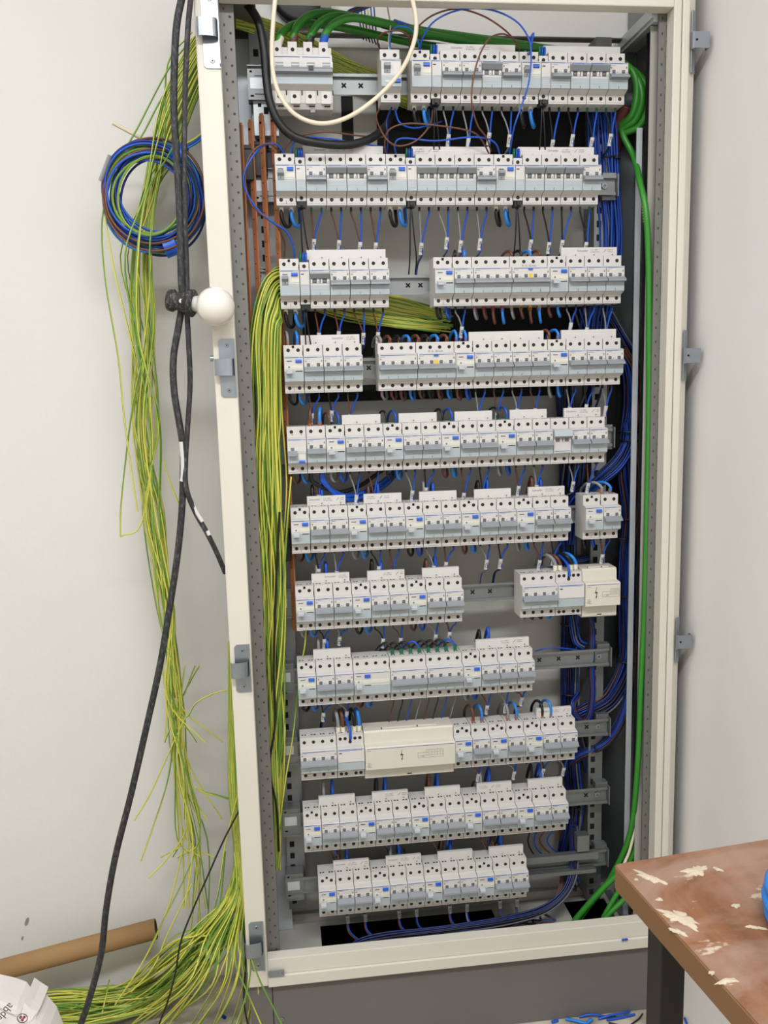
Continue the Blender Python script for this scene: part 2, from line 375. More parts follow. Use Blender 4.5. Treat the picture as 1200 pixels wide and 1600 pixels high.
# floor of the cabinet with two openings
a0 = PZ(500.5, 1445.6, ZF); a1 = PZ(768, 1419, ZF); b0 = PZ(886, 1420, ZF); b1 = PZ(949, 1412, ZF)
yo = a0.y; fy = YF + 0.026
mb = MB()
mb.box(-0.097, a0.x, fy, yo, ZF - 0.003, ZF); mb.box(a1.x, b0.x, fy, yo, ZF - 0.003, ZF); mb.box(b1.x, 0.70, fy, yo, ZF - 0.003, ZF)
mb.box(-0.097, 0.70, yo, YB - 0.01, ZF - 0.003, ZF)
mb.box(-0.097, 0.70, fy, fy + 0.012, ZF - 0.003, ZF)
cpart(mb, 'cabinet_floor', m_creamd)
mb = MB(); mb.box(0.655, 0.668, fy, YP, ZF, ZF + 0.008); mb.box(0.676, 0.686, fy, YP, ZF, ZF + 0.014); cpart(mb, 'floor_side_rail', m_galv)
mb = MB(); mb.box(-0.095, -0.06, fy, YP, ZF, ZF + 0.004); mb.box(-0.075, -0.070, -0.02, 0.10, ZF + 0.004, ZF + 0.012); cpart(mb, 'floor_side_rail', m_creamd)
# plinth
mb = MB(); mb.box(-0.072, 0.6815, -0.052, -0.048, 0.001, ZB - 0.001); 
cpart(mb, 'plinth_front', m_plinth)
mb = MB(); mb.box(-0.115, -0.0735, -0.052, YB - 0.012, 0.001, ZB - 0.001); cpart(mb, 'plinth_corner', m_plinth); mb = MB(); mb.box(0.6825, 0.728, -0.052, YB - 0.012, 0.001, ZB - 0.001); cpart(mb, 'plinth_corner', m_plinth)
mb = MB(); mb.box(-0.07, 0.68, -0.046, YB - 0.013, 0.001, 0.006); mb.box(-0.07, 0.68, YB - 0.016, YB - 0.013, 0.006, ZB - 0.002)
mb.box(-0.07, 0.68, -0.0475, -0.045, 0.006, ZB - 0.002); cpart(mb, 'plinth_dark_box', m_black)  # added black box that keeps the void under the floor openings dark
mb = MB(); q = P(440, 1592, -0.052); mb.cyl((q.x, -0.0521, q.z), (0, -0.003, 0), 0.005, 12, 0); mb.cyl((q.x, -0.0551, q.z), (0, -0.001, 0), 0.0025, 6, 0); cpart(mb, 'plinth_bolt', m_zinc)
# black sheets on the mounting plate, painting in shade of openings and bundle
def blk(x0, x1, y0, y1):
    a = P(x0, y0, 0.126); b = P(x1, y1, 0.126); mb = MB(); mb.box(a.x, b.x, 0.126, 0.1295, b.z, a.z); cpart(mb, 'painted_shade_sheet', m_black)
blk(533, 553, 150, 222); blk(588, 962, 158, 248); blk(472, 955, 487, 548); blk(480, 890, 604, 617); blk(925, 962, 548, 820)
mb = MB(); a = P(553, 150, 0.12); b = P(560, 235, 0.12)
# bottom cross line of the plate
mb.box(-0.09, 0.69, 0.118, 0.1295, ZF + 0.001, ZF + 0.02); cpart(mb, 'plate_foot_rail', m_creamd)
# angle plates in the bottom left corner and hinge plates
def hinge(yc, h, tilt=0):
    u = 339 + 0.0506 * yc
    t = P(u - 13, yc, YF); g = h / 840.0
    mb = MB()
    x0, x1 = t.x - 0.0125, t.x + 0.0145; z0, z1 = t.z - g / 2, t.z + g / 2; c = 0.004
    pr = [(x0 + c, z0), (x1, z0), (x1, z1), (x0 + c, z1), (x0, z1 - c), (x0, z0 + c)]
    mb.poly([(x, YF - 0.0005, z) for x, z in pr], (0, -1, 0), 0.0018, 0)
    mb.box(x1 - 0.0016, x1, YF - 0.012, YF - 0.0023, z0 + 0.004, z1 - 0.004, 0)       # folded edge
    zc0, zc1 = t.z - 0.013, t.z + 0.015
    # curled knuckle
    path = [(x1 - 0.003, YF - 0.004), (x1 - 0.006, YF - 0.014), (x0 + 0.004, YF - 0.018), (x0 - 0.006, YF - 0.016), (x0 - 0.008, YF - 0.009)]
    pp = spline([(a_, b_, 0) for a_, b_ in path], 4)
    vs = []; 
    for q in pp: vs += [(q.x, q.y, zc0), (q.x, q.y, zc1)]
    for q in pp: vs += [(q.x + 0.0008, q.y + 0.0014, zc0), (q.x + 0.0008, q.y + 0.0014, zc1)]
    n = len(pp); fs = []
    for i in range(n - 1):
        fs += [(2 * i, 2 * i + 1, 2 * i + 3, 2 * i + 2), (2 * n + 2 * i, 2 * n + 2 * i + 2, 2 * n + 2 * i + 3, 2 * n + 2 * i + 1),
               (2 * i + 1, 2 * n + 2 * i + 1, 2 * n + 2 * i + 3, 2 * i + 3), (2 * i, 2 * i + 2, 2 * n + 2 * i + 2, 2 * n + 2 * i)]
    mb.add(vs, fs, 0)
    hg = cpart(mb, 'hinge_plate', [m_zinc, m_hole])
    for zz in (z0 + 0.011, z1 - 0.011):
        mb = MB(); mb.cyl((t.x + 0.0015, YF - 0.0023, zz), (0, -0.0012, 0), 0.0038, 14, 0, 0.003); mb.cyl((t.x + 0.0015, YF - 0.0035, zz), (0, -0.0002, 0), 0.0013, 8, 1)
        mb.build('rivet', [m_zinc, m_hole], hg)
for yc, h in ((48, 96), (575, 82), (1044, 74), (1478, 84)): hinge(yc, h)
for yc, h in ((63, 86), (556, 78), (1003, 76)):
    u = 1073 - 0.0223 * yc - 3; t = P(u, yc, YF - 0.006); g = h / 860.0
    mb = MB(); x = 0.7150
    mb.poly([(x, YF - 0.002, t.z - g / 2), (x + 0.0100, YF + 0.0066, t.z - g / 2), (x + 0.0100, YF + 0.0066, t.z + g / 2), (x, YF - 0.002, t.z + g / 2)], (0.65, -0.76, 0), 0.0015, 0)
    mb.box(x - 0.001, x + 0.002, YF - 0.010, YF - 0.002, t.z - 0.014, t.z + 0.014, 0)
    mb.box(x + 0.001, x + 0.029, YF - 0.011, YF - 0.0092, t.z - 0.013, t.z + 0.013, 0)
    mb.box(x + 0.0272, x + 0.029, YF - 0.0092, YF + 0.002, t.z - 0.013, t.z + 0.013, 0)
    mb.cyl((x + 0.006, YF - 0.0111, t.z), (0, -0.0005, 0), 0.002, 8, 1)
    cpart(mb, 'latch_plate', [m_zinc, m_hole])
mb = MB(); a = P(420, 1525, YF - 0.004); mb.box(-0.078, -0.048, YF - 0.0065, YF - 0.0042, a.z - 0.002, a.z + 0.011); mb.cyl((-0.055, YF - 0.0065, a.z + 0.004), (0, -0.0015, 0), 0.003, 10); cpart(mb, 'corner_bracket', m_zinc)
mb = MB(); q = P(334, 560, YF + 0.01); mb.cyl((XL, YF + 0.012, q.z), (-0.006, 0, 0), 0.005, 10); cpart(mb, 'side_screw', m_zinc)

# ------------------------------------------------------------------ uprights carrying the rails
def upright(xc, w_, z0, z1, label, y0=0.072):
    t = empty('perforated_upright', (xc, y0, z0), label, 'rail post', 'perforated uprights')
    mb = MB(); mb.box(-w_ / 2, w_ / 2, 0, 0.003, 0, z1 - z0, 0); mb.box(-w_ / 2, -w_ / 2 + 0.003, 0.003, YP - y0 - 0.001, 0, z1 - z0, 0); mb.box(w_ / 2 - 0.003, w_ / 2, 0.003, YP - y0 - 0.001, 0, z1 - z0, 0)
    z = 0.012
    while z < z1 - z0 - 0.02:
        mb.box(-0.0045 - w_ * .18, 0.0045 - w_ * .18, -0.0004, 0, z, z + 0.012, 1); z += 0.025
    mb.build('post', [m_galv, m_hole], t); return t
ul = P(404, 110, 0.072).x
upright(ul + 0.003, 0.036, P(462, 1420, 0.072).z, P(410, 48, 0.072).z, 'galvanised perforated upright at the left behind the copper bars')
upright(0.612, 0.030, P(925, 1405, 0.072).z, P(942, 58, 0.072).z, 'galvanised perforated upright at the right behind the blue wire bundle')

ZR = {1: 1.8003, 2: 1.63, 3: 1.4552, 4: 1.3071, 5: 1.1625, 6: 1.015, 7: 0.8681, 8: 0.7205, 9: 0.5715, 10: 0.4227, 11: 0.2835}
RN = {1: 'top', 2: 'second', 3: 'third', 4: 'fourth', 5: 'fifth', 6: 'sixth', 7: 'seventh', 8: 'eighth', 9: 'ninth', 10: 'tenth', 11: 'bottom'}
ORD = ['', 'first', 'second', 'third', 'fourth', 'fifth', 'sixth', 'seventh', 'eighth', 'ninth', 'tenth', 'eleventh', 'twelfth', 'thirteenth', 'fourteenth', 'fifteenth', 'sixteenth', 'seventeenth', 'eighteenth', 'nineteenth', 'twentieth', 'twenty-first', 'twenty-second']
# DIN rails
mb = MB(); x0, x1 = -0.028, 0.628; L = x1 - x0
for sgn in (1, -1):
    zc = 0.0155 * sgn
    mb.box(0, L, 0.044, 0.0452, min(0.0125 * sgn, 0.0175 * sgn), max(0.0125 * sgn, 0.0175 * sgn), 0)
    mb.box(0, L, 0.0452, 0.0515, min(0.0122 * sgn, 0.0134 * sgn), max(0.0122 * sgn, 0.0134 * sgn), 0)
mb.box(0, L, 0.0515, 0.0527, -0.0134, 0.0134, 0)
rail_me = mb.mesh('rail_bar', m_galv)
mb = MB()
for a in (PI / 4, -PI / 4):
    Mx = Matrix.Rotation(a, 4, 'Y'); mb.box(-0.0052, 0.0052, -0.0003, 0.0003, -0.0013, 0.0013, 0, Mx)
cross_me = mb.mesh('cross_slot', m_hole)
mb = MB(); mb.cyl((0, 0, 0), (0, -0.003, 0), 0.0055, 14, 0); mb.cyl((0, -0.003, 0), (0, -0.0012, 0), 0.0035, 6, 0); mb.box(-0.0028, 0.0028, -0.0046, -0.0042, -0.0004, 0.0004, 1); mb.box(-0.0004, 0.0004, -0.0046, -0.0042, -0.0028, 0.0028, 1)
screw_me = mb.mesh('rail_screw', [m_zinc, m_hole])
mb = MB(); mb.box(0, 0.036, 0.046, 0.0715, -0.028, 0.028, 0); mb.box(0.004, 0.028, 0.0452, 0.046, -0.009, 0.009, 1); mb.box(0, 0.036, 0.040, 0.046, -0.0285, -0.0265, 0); mb.box(0, 0.036, 0.040, 0.046, 0.0265, 0.0285, 0)
mb.box(0.004, 0.008, 0.0455, 0.046, 0.018, 0.021, 2); mb.box(0.004, 0.010, 0.0455, 0.046, -0.022, -0.019, 2)
brL_me = mb.mesh('left_bracket', [m_galv, m_galvl, m_hole])
mb = MB(); mb.box(0, 0.026, 0.054, 0.0715, -0.024, 0.024, 0); mb.box(0.024, 0.026, 0.040, 0.054, -0.020, 0.020, 0)
brR_me = mb.mesh('right_bracket', m_galv)
for r, z in ZR.items():
    t = empty('mounting_rail', (x0, 0, z), 'galvanised slotted mounting rail carrying the %s row of breakers' % RN[r], 'rail', 'mounting rails')
    inst('rail_bar', rail_me, t)
    vis = {1: (.128, .158), 3: (.235, .258), 4: (.158,), 7: (.35, .385), 8: (.485, .525, .565), 9: (.585,), 10: (.585,)}.get(r, (.6,))
    for q in vis: inst('cross_slot', cross_me, t, (q - x0, 0.0512, 0))
    inst('rail_screw', screw_me, t, (L - 0.020, 0.0515, 0)); inst('bracket', brL_me, t, (-0.012, 0, 0)); inst('bracket', brR_me, t, (L - 0.022, 0, 0))
# second profile below the bottom rail on the right
mb = MB(); mb.box(0.45, 0.605, 0.03, 0.043, 0.292, 0.306); mb.box(0.45, 0.60, 0.028, 0.040, 0.262, 0.270); mb.box(0.56, 0.585, 0.030, 0.05, 0.31, 0.345); 
tag(mb.build('cable_support_profile', m_galv), 'short galvanised profile to the right of the bottom row of breakers', 'profile')

# ------------------------------------------------------------------ breaker parts
MO = 0.0175
G = 0.0006
_pm = {}
def body_mesh(n, key, fn=None, top=0.0425, bot=-0.0425, MWD=MO):
    k = ('body', key)
    if k in _pm: return _pm[k]
    mb = MB(); W = n * MWD
    prof = [(0.0435, top), (0, top), (0, 0.0238), (-0.0145, 0.0222), (-0.016, 0.0212), (-0.016, -0.0045), (-0.0155, -0.0215), (-0.0135, -0.0225), (0, -0.0275), (0, bot), (0.0435, bot)]
    mi = [0, 0, 0, 0, 0, 1, 1, 0, 0, 0, 0]
    mb.prism(prof, G, W - G, mi, 0)
    # top face: entry marks; print lines
    mb.box(0.05 * W, 0.70 * W, -0.0163, -0.016, 0.0194, 0.0206, 2)
    mb.box(0.70 * W, 0.95 * W, -0.0163, -0.016, 0.0197, 0.0204, 2)
    for i in range(max(1, int(round(n)))):
        xx = (i + .5) * W / max(1, int(round(n)))
        mb.box(xx - 0.0045, xx - 0.001, 0.012, 0.016, top, top + 0.0002, 3); mb.box(xx + 0.001, xx + 0.0045, 0.012, 0.016, top, top + 0.0002, 3)
    # terminal frame line at bottom and side seam
    mb.box(0.002, W - 0.002, -0.0002, 0, -0.0306, -0.0302, 4); mb.box(0.002, W - 0.002, -0.0003, 0, -0.0402, -0.0398, 4)
    if fn: fn(mb, W)
    _pm[k] = mb.mesh('housing', [m_dev, m_devb, m_line, m_hole, m_print, m_white, m_stick, mat('smoked_window', (74, 74, 76), 0.4)]); return _pm[k]
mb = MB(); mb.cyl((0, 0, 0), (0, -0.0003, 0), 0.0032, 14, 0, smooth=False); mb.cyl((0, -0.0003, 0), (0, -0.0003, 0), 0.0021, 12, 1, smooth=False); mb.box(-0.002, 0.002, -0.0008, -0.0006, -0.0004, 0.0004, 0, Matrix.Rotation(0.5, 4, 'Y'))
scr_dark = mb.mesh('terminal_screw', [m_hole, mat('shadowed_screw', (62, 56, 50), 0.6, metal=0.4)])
def fn_breaker(n, down, marks=True):
    def f(mb, W):
        if down: za, zb = 0.0098, 0.0034
        else: za, zb = 0.0062, -0.0016
        mb.box(0.0008, W - 0.0008, -0.0164, -0.016, zb, za, 4 if not down else 0)
        for i in range(n):
            xx = i * MO
            mb.box(xx + 0.0012, xx + 0.0040, -0.0172, -0.0164, zb, za, 5)
            mb.box(xx + 0.0055, xx + 0.0110, -0.0168, -0.0164, zb + 0.0006, za - 0.0004, 7)
            mb.box(xx + 0.0060, xx + 0.0102, -0.0172, -0.0168, zb + 0.0022, za - 0.0022, 4)
            mb.box(xx + 0.0122, xx + 0.0165, -0.0172, -0.0164, zb, za, 5)
            mb.box(xx + 0.0140, xx + 0.0152, -0.0174, -0.0172, zb + 0.0014, zb + 0.0026, 3)
        if down or True:
            mb.box(0.0025, 0.012, -0.0162, -0.016, 0.0168, 0.0174, 4); mb.box(0.0025, 0.005, -0.0162, -0.016, 0.0122, 0.0142, 4)
            mb.box(W - 0.0045, W - 0.0025, -0.0162, -0.016, 0.0118, 0.0152, 4)
        for i in range(1, n): mb.box(i * MO - 0.0002, i * MO + 0.0002, -0.0162, -0.0155, -0.021, -0.017, 3)
        mb.box(0.001, W - 0.001, -0.0163, -0.0158, -0.0122, -0.0117, 0)
    return f
def lever_mesh(n, down):
    k = ('lever', n, down)
    if k not in _pm:
        mb = MB(); W = n * MO
        if down: pr = [(-0.0158, 0.0033), (-0.0190, 0.0033), (-0.0265, -0.0020), (-0.0270, -0.0050), (-0.0158, -0.0062)]
        else: pr = [(-0.0158, 0.0172), (-0.0255, 0.0160), (-0.0265, 0.0135), (-0.0195, 0.0064), (-0.0158, 0.0064)]
        mb.prism(pr, 0.0008, W - 0.0008, 0); _pm[k] = mb.mesh('lever', m_lev)
    return _pm[k]
def put(dev, x, z, label, cat, group, name):
    t = empty(name, (x, 0, z), label, cat, group)
    return t
def screws(t, n, zt=0.0334, zb=-0.0334, pitch=MO, top=True, bottom=True, y=0.0):
    for i in range(n):
        if top: inst('terminal_screw', scr_dark, t, ((i + .5) * pitch, y, zt))
        if bottom: inst('terminal_screw', scr_dark, t, ((i + .5) * pitch, y, zb))
def R_fn(down, big=False, sq=False):
    def f(mb, W):
        w2 = 2 * MO
        mb.box(0.15 * w2, 0.40 * w2, -0.0163, -0.016, 0.0135, 0.0147, 3)
        mb.box(0.05 * w2, 0.95 * W, -0.0163, -0.016, -0.0005, 0.0068, 5)
        if down:
            mb.box(0.12 * w2, 0.40 * w2, -0.0168, -0.0163, 0.0008, 0.0062, 6); mb.cyl((0.26 * w2, -0.0168, 0.0035), (0, -0.0002, 0), 0.0018, 10, 4)
        mb.box(0.47 * w2, 0.96 * W, -0.0168, -0.0163, 0.0004, 0.0062, 6)
        mb.box(0.58 * w2, 0.92 * w2, -0.0163, -0.016, -0.0046, -0.0032, 3 if down else 5)
        mb.box(0.47 * w2, 0.96 * w2, -0.017, -0.016, -0.0029, -0.0014, 5)
        mb.box(0.44 * W, 0.56 * W, -0.0004, 0, 0.037, 0.0415, 3) if not big else None
        mb.box(0.49 * W, 0.51 * W, -0.0003, 0, -0.040, -0.034, 4)
        mb.box(W - 0.0012, W - 0.0004, -0.0004, 0, 0.024, 0.032, 3); mb.box(W - 0.0012, W - 0.0004, -0.0004, 0, -0.037, -0.028, 3)
    return f
def btn_mesh():
    if 'btn' not in _pm:
        mb = MB(); mb.prism([(-0.016, 0.0182), (-0.0175, 0.0180), (-0.0182, 0.0160), (-0.0182, 0.0125), (-0.016, 0.0118)], 0, 0.011, 0); mb.box(0.0012, 0.0098, -0.0192, -0.0182, 0.0128, 0.0156, 0)
        _pm['btn'] = mb.mesh('test_button', m_bbtn)
    return _pm['btn']
def tog_mesh(down):
    k = ('tog', down)
    if k not in _pm:
        mb = MB()
        if down: mb.prism([(-0.016, 0.0), (-0.0205, -0.0005), (-0.0265, -0.0030), (-0.0265, -0.0068), (-0.016, -0.0075)], 0, 0.0105, 0); _pm[k] = mb.mesh('toggle', m_levl)
        else: mb.prism([(-0.016, 0.0125), (-0.0245, 0.0120), (-0.0245, 0.0070), (-0.0180, 0.0030), (-0.0175, -0.0025), (-0.016, -0.0025)], 0, 0.011, 0); mb.box(0.0050, 0.0058, -0.0182, -0.0176, -0.001, 0.002, 1); _pm[k] = mb.mesh('toggle', [m_lev, m_hole])
    return _pm[k]
GRP_B = 'two-pole breakers'; GRP_R = 'residual current breakers'
DEV = []   # (type, row, x, n)
cnt = {}
def nth(r, kind):
    cnt[(r, kind)] = cnt.get((r, kind), 0) + 1; return ORD[cnt[(r, kind)]]
def device(ty, r, x):
    z = ZR[r]; rn = RN[r]
    def rowp(): return 'in the %s row' % rn
    if ty in ('Bd', 'Bu'):
        n = 2; dn = ty == 'Bd'
        t = empty('circuit_breaker', (x, 0, z), 'two-pole breaker with lever %s, %s two-pole one from left in the %s row' % ('down' if dn else 'up', nth(r, 'B'), rn), 'circuit breaker', GRP_B + ' in the %s row' % rn)
        inst('housing', body_mesh(2, ty, fn_breaker(2, dn)), t); inst('lever', lever_mesh(2, dn), t); screws(t, 2)
    elif ty in ('B4', 'B4y'):
        n = 4
        t = empty('circuit_breaker', (x, 0, z), ('four-pole breaker with yellow button and blue tab, %s such in the %s row' if ty == 'B4y' else 'four-pole breaker with one wide lever, %s such from left in the %s row') % (nth(r, ty), rn), 'circuit breaker', 'four-pole breakers')
        inst('housing', body_mesh(4, 'B4', fn_breaker(4, True)), t); inst('lever', lever_mesh(4, True), t); screws(t, 4)
        if ty == 'B4y':
            mb = MB(); mb.box(0.031, 0.037, -0.0182, -0.016, 0.0032, 0.0100); mb.build('yellow_button', m_yel, t)
            mb = MB(); mb.box(0.030, 0.038, -0.0185, -0.016, 0.0170, 0.0200); mb.build('blue_tab', m_bbtn, t)
            mb = MB(); add_text(mb, 'R  A  30 mA', 0.0052, (0.036, -0.0004, 0.026)); mb.build('handwritten_note', m_print, t)
    elif ty in ('Rd', 'Ru'):
        n = 2; dn = ty == 'Rd'
        t = empty('residual_current_breaker', (x, 0, z), 'breaker with blue test button and %s toggle, %s such from left in the %s row' % ('white' if dn else 'grey', nth(r, 'R'), rn), 'residual current breaker', GRP_R + ' in the %s row' % rn)
        inst('housing', body_mesh(2, ty, R_fn(dn)), t); inst('test_button', btn_mesh(), t, (0.0205, 0, -0.001)); inst('toggle', tog_mesh(dn), t, (0.004, 0, -0.001)); screws(t, 2)
    elif ty == 'R4':
        n = 4
        t = empty('residual_current_breaker', (x, 0, z), 'wide four-pole residual current breaker with blue button %s' % rowp(), 'residual current breaker')
        inst('housing', body_mesh(4, ty, R_fn(True, True)), t); inst('test_button', btn_mesh(), t, (0.0205, 0, -0.001)); inst('toggle', tog_mesh(True), t, (0.004, 0, -0.001)); screws(t, 4)
    elif ty == 'RT':
        n = 2
        t = empty('residual_current_breaker', (x, 0, z), 'narrow breaker with low blue button standing alone right of the main switch, top row', 'residual current breaker')
        def f(mb, W): mb.box(0.08 * W, 0.92 * W, -0.0163, -0.016, -0.003, 0.0165, 5); mb.box(0.2 * W, 0.9 * W, -0.0163, -0.016, -0.0155, -0.0115, 0)
        inst('housing', body_mesh(2, ty, f), t); inst('toggle', tog_mesh(False), t, (0.005, 0, 0.002)); o = inst('test_button', btn_mesh(), t, (0.022, 0, -0.028)); screws(t, 2)
    elif ty == 'A':
        n = 1
        t = empty('auxiliary_contact_module', (x, 0, z), 'narrow module with blue wire plug and black cable, %s from left in the %s row' % (nth(r, 'A'), rn), 'auxiliary module', 'auxiliary modules')
        def f(mb, W):
            mb.box(0.12 * W, 0.42 * W, -0.0163, -0.016, 0.0136, 0.0150, 3); mb.box(0.1 * W, 0.9 * W, -0.0163, -0.016, -0.0040, -0.0036, 4)
            for q in range(3): mb.box(0.15 * W, 0.85 * W, -0.0161, -0.0158, -0.0095 - q * 0.0035, -0.0090 - q * 0.0035, 5)
        inst('housing', body_mesh(1, ty, f, top=0.0365, bot=-0.0355), t)
        inst('terminal_screw', scr_dark, t, (MO / 2, 0, 0.0295)); inst('terminal_screw', scr_dark, t, (MO / 2, 0, -0.0305))
        mb = MB(); mb.box(0.002, 0.0155, -0.002, 0.016, -0.046, -0.036); mb.box(0.006, 0.0115, -0.006, -0.002, -0.044, -0.037); mb.build('black_plug', m_blk, t)
        mb = MB()
        for q, mi in ((0.003, 1), (0.0075, 0), (0.012, 0)):
            mb.tube(spline([(q, 0.006, 0.0365), (q, 0.002, 0.046), (q + .001, 0.008, 0.053), (q + .001, 0.016, 0.046), (q, 0.018, 0.0365)], 4), 0.0019, 6, mi)
        mb.build('jumper_wire', [m_blue, m_fer_g], t)
    elif ty == 'SP':
        n = 2
        t = empty('residual_current_breaker', (x, 0, z), 'small combined breaker with low blue button at the left end of the fifth row', 'residual current breaker')
        def f(mb, W):
            mb.box(0.05 * W, 0.95 * W, -0.0164, -0.016, -0.001, 0.0068, 5); mb.box(0.18 * W, 0.36 * W, -0.0168, -0.0164, 0.0002, 0.006, 4)
            mb.box(0.55 * W, 0.92 * W, -0.0175, -0.0155, -0.0215, -0.006, 6)
            for q in (0.27, 0.73): mb.box(q * W, q * W + 0.0015, -0.0003, 0, 0.0275, 0.029, 3)
        inst('housing', body_mesh(2, ty, f), t); inst('lever', lever_mesh(1, True), t, (0.0005, 0, -0.003)); o = inst('test_button', btn_mesh(), t, (0.0200, -0.001, -0.0345)); screws(t, 2)
    elif ty == 'CV':
        n = 2
        t = empty('transfer_switch', (x, 0, z), 'upside-down two-pole switch with pale blue raised lever, right part of the fifth row', 'switch')
        def f(mb, W):
            mb.box(0.002, W - 0.002, -0.0164, -0.0153, -0.0205, -0.0015, 0); mb.box(0.003, W - 0.003, -0.0168, -0.0164, -0.0182, -0.0172, 2); mb.box(0.003, W - 0.003, -0.0164, -0.016, -0.0005, 0.0062, 4)
            for i in range(2): mb.box(i * MO + 0.0122, i * MO + 0.0165, -0.0172, -0.0164, -0.0005, 0.0062, 5); mb.box(i * MO + 0.0012, i * MO + 0.004, -0.0172, -0.0164, -0.0005, 0.0062, 5)
        inst('housing', body_mesh(2, ty, f), t)
        mb = MB(); mb.prism([(-0.0158, 0.0225), (-0.021, 0.0225), (-0.0225, 0.021), (-0.0265, 0.0105), (-0.0205, 0.0068), (-0.0158, 0.0068)], 0.0006, 2 * MO - 0.0006, [0, 0, 0, 1, 1, 0]); mb.build('lever', [m_devb, m_lev], t); screws(t, 2)
    elif ty == 'T3':
        n = 3
        t = empty('surge_protector', (x, 0, z), 'three-module unit with plain white face and thick wires on top, %s row' % rn, 'protection module', 'three-module units')
        def f(mb, W):
            mb.box(0.0015, W - 0.001, -0.0172, -0.016, -0.0045, 0.0195, 5); mb.box(0.0035, 0.009, -0.0174, -0.0172, 0.0128, 0.0146, 3); mb.box(0.003, W * 0.9, -0.0175, -0.0172, 0.0182, 0.0190, 2)
            mb.box(W * .46, W * .54, -0.0005, 0, 0.030, 0.043, 3)
        inst('housing', body_mesh(3, ty, f), t)
        for q in (0.14, 0.32, 0.68, 0.86):
            inst('terminal_screw', scr_dark, t, (q * 3 * MO, 0, 0.0355)); inst('terminal_screw', scr_dark, t, (q * 3 * MO, 0, -0.0355))
        inst('terminal_screw', scr_dark, t, (0.5 * 3 * MO, 0, 0.0285))
    elif ty in ('BIG4', 'BIG10'):
        n = 4 if ty == 'BIG4' else 10; W = n * MO
        t = empty('power_supply_module', (x, 0, z), ('small ivory module with black lightning bolt mark at the right end of the seventh row' if n == 4 else 'wide ivory module with black lightning bolt mark in the middle of the ninth row'), 'control module')
        mb = MB()
        prof = [(0.0435, 0.046), (0.004, 0.046), (0.001, 0.043), (0.0, 0.0238), (-0.0175, 0.0222), (-0.020, 0.0200), (-0.020, -0.0225), (-0.002, -0.0245), (-0.001, -0.0475), (0.002, -0.0500), (0.0435, -0.0500)]
        mb.prism(prof, G, W - G, 0); mb.box(0.004, W - 0.003, -0.0203, -0.020, 0.0186, 0.0195, 1)
        mb.box(W * 0.5 - 0.0045, W * 0.5 + 0.0045, -0.0013, -0.0008, -0.0455, -0.0435, 2)
        mb.box(W * .18, W * .82, 0.012, 0.020, 0.046, 0.0475, 0); mb.box(W * .2, W * .21, 0.008, 0.012, 0.046, 0.048, 2); mb.box(W * .6, W * .61, 0.008, 0.012, 0.046, 0.048, 2)
        mb.build('housing', [mat('ivory_module_plastic', (214, 208, 194), 0.4), m_line, m_hole], t)
        mb = MB(); cx = W * (0.40 if n == 10 else 0.30); y = -0.0203
        mb.poly([(cx + .0012, y, .0140), (cx - .0022, y, .0020), (cx + .0004, y, .0028), (cx + .0002, y, .0080), (cx + .0020, y, .0140)], (0, -1, 0), 0.0001)
        mb.poly([(cx - .0022, y, .0020), (cx - .0018, y, .0042), (cx + .0022, y, .0052), (cx + .0030, y, .0040)], (0, -1, 0), 0.0001)
        mb.poly([(cx + .0018, y, .0052), (cx + .0032, y, .0050), (cx + .0012, y, -.0040), (cx + .0004, y, -.0036)], (0, -1, 0), 0.0001)
        mb.poly([(cx - .0008, y, -.0035), (cx + .0024, y, -.0032), (cx + .0004, y, -.0085)], (0, -1, 0), 0.0001)
        mb.build('lightning_mark', m_dprint, t)
        mb = MB(); bx = W * (0.58 if n == 10 else 0.48); ex = W * 0.86 if n == 10 else W * .96; zz = (0.010, 0.0045, -0.001, -0.0055)
        for q in zz: mb.box(bx + (0.016 if q > 0.005 else 0), ex, y - 0.0001, y, q, q + 0.0003)
        k = 3
        for i in range(k + 1): xx = bx + 0.016 + (ex - bx - 0.016) * i / k; mb.box(xx, xx + 0.0003, y - 0.0001, y, -0.0010, 0.010)
        mb.box(bx, bx + .0003, y - .0001, y, -.0055, .0045); mb.box(ex, ex + .0003, y - .0001, y, -.0055, 0.010)
        add_text(mb, '24V', 0.0035, (bx + 0.010, y - 0.0002, -0.0028))
        for i in range(k):
            xx = bx + 0.016 + (ex - bx - 0.016) * (i + .5) / k
            add_text(mb, ('L1', 'L2', 'L3')[i], 0.0028, (xx, y - 0.0002, 0.0075)); add_text(mb, ('N', 'A', 'B')[i], 0.0028, (xx, y - 0.0002, 0.002))
        for q in range(4): mb.box(0.004, 0.010 + 0.002 * (q % 2), y - .0001, y, -0.010 - 0.0025 * q, -0.0094 - 0.0025 * q)
        mb.box(0.004, 0.011, y - .0001, y, 0.0150, 0.0156)
        mb.build('printed_table', m_print, t)
    elif ty == 'M6':
        n = 4; W = 0.105; pp = W / 4
        t = empty('main_switch', (x, 0, z), 'large four-pole main switch fed by thick green cables, left end of top row', 'main switch')
        mb = MB()
        prof = [(0.0435, 0.044), (0.002, 0.044), (0.002, 0.0285), (-0.012, 0.0275), (-0.014, 0.0265), (-0.014, -0.0195), (-0.002, -0.0265), (0.0, -0.045), (0.006, -0.054), (0.0435, -0.054)]
        mb.prism(prof, G, W - G, [0, 0, 0, 0, 0, 0, 0, 0, 0, 0])
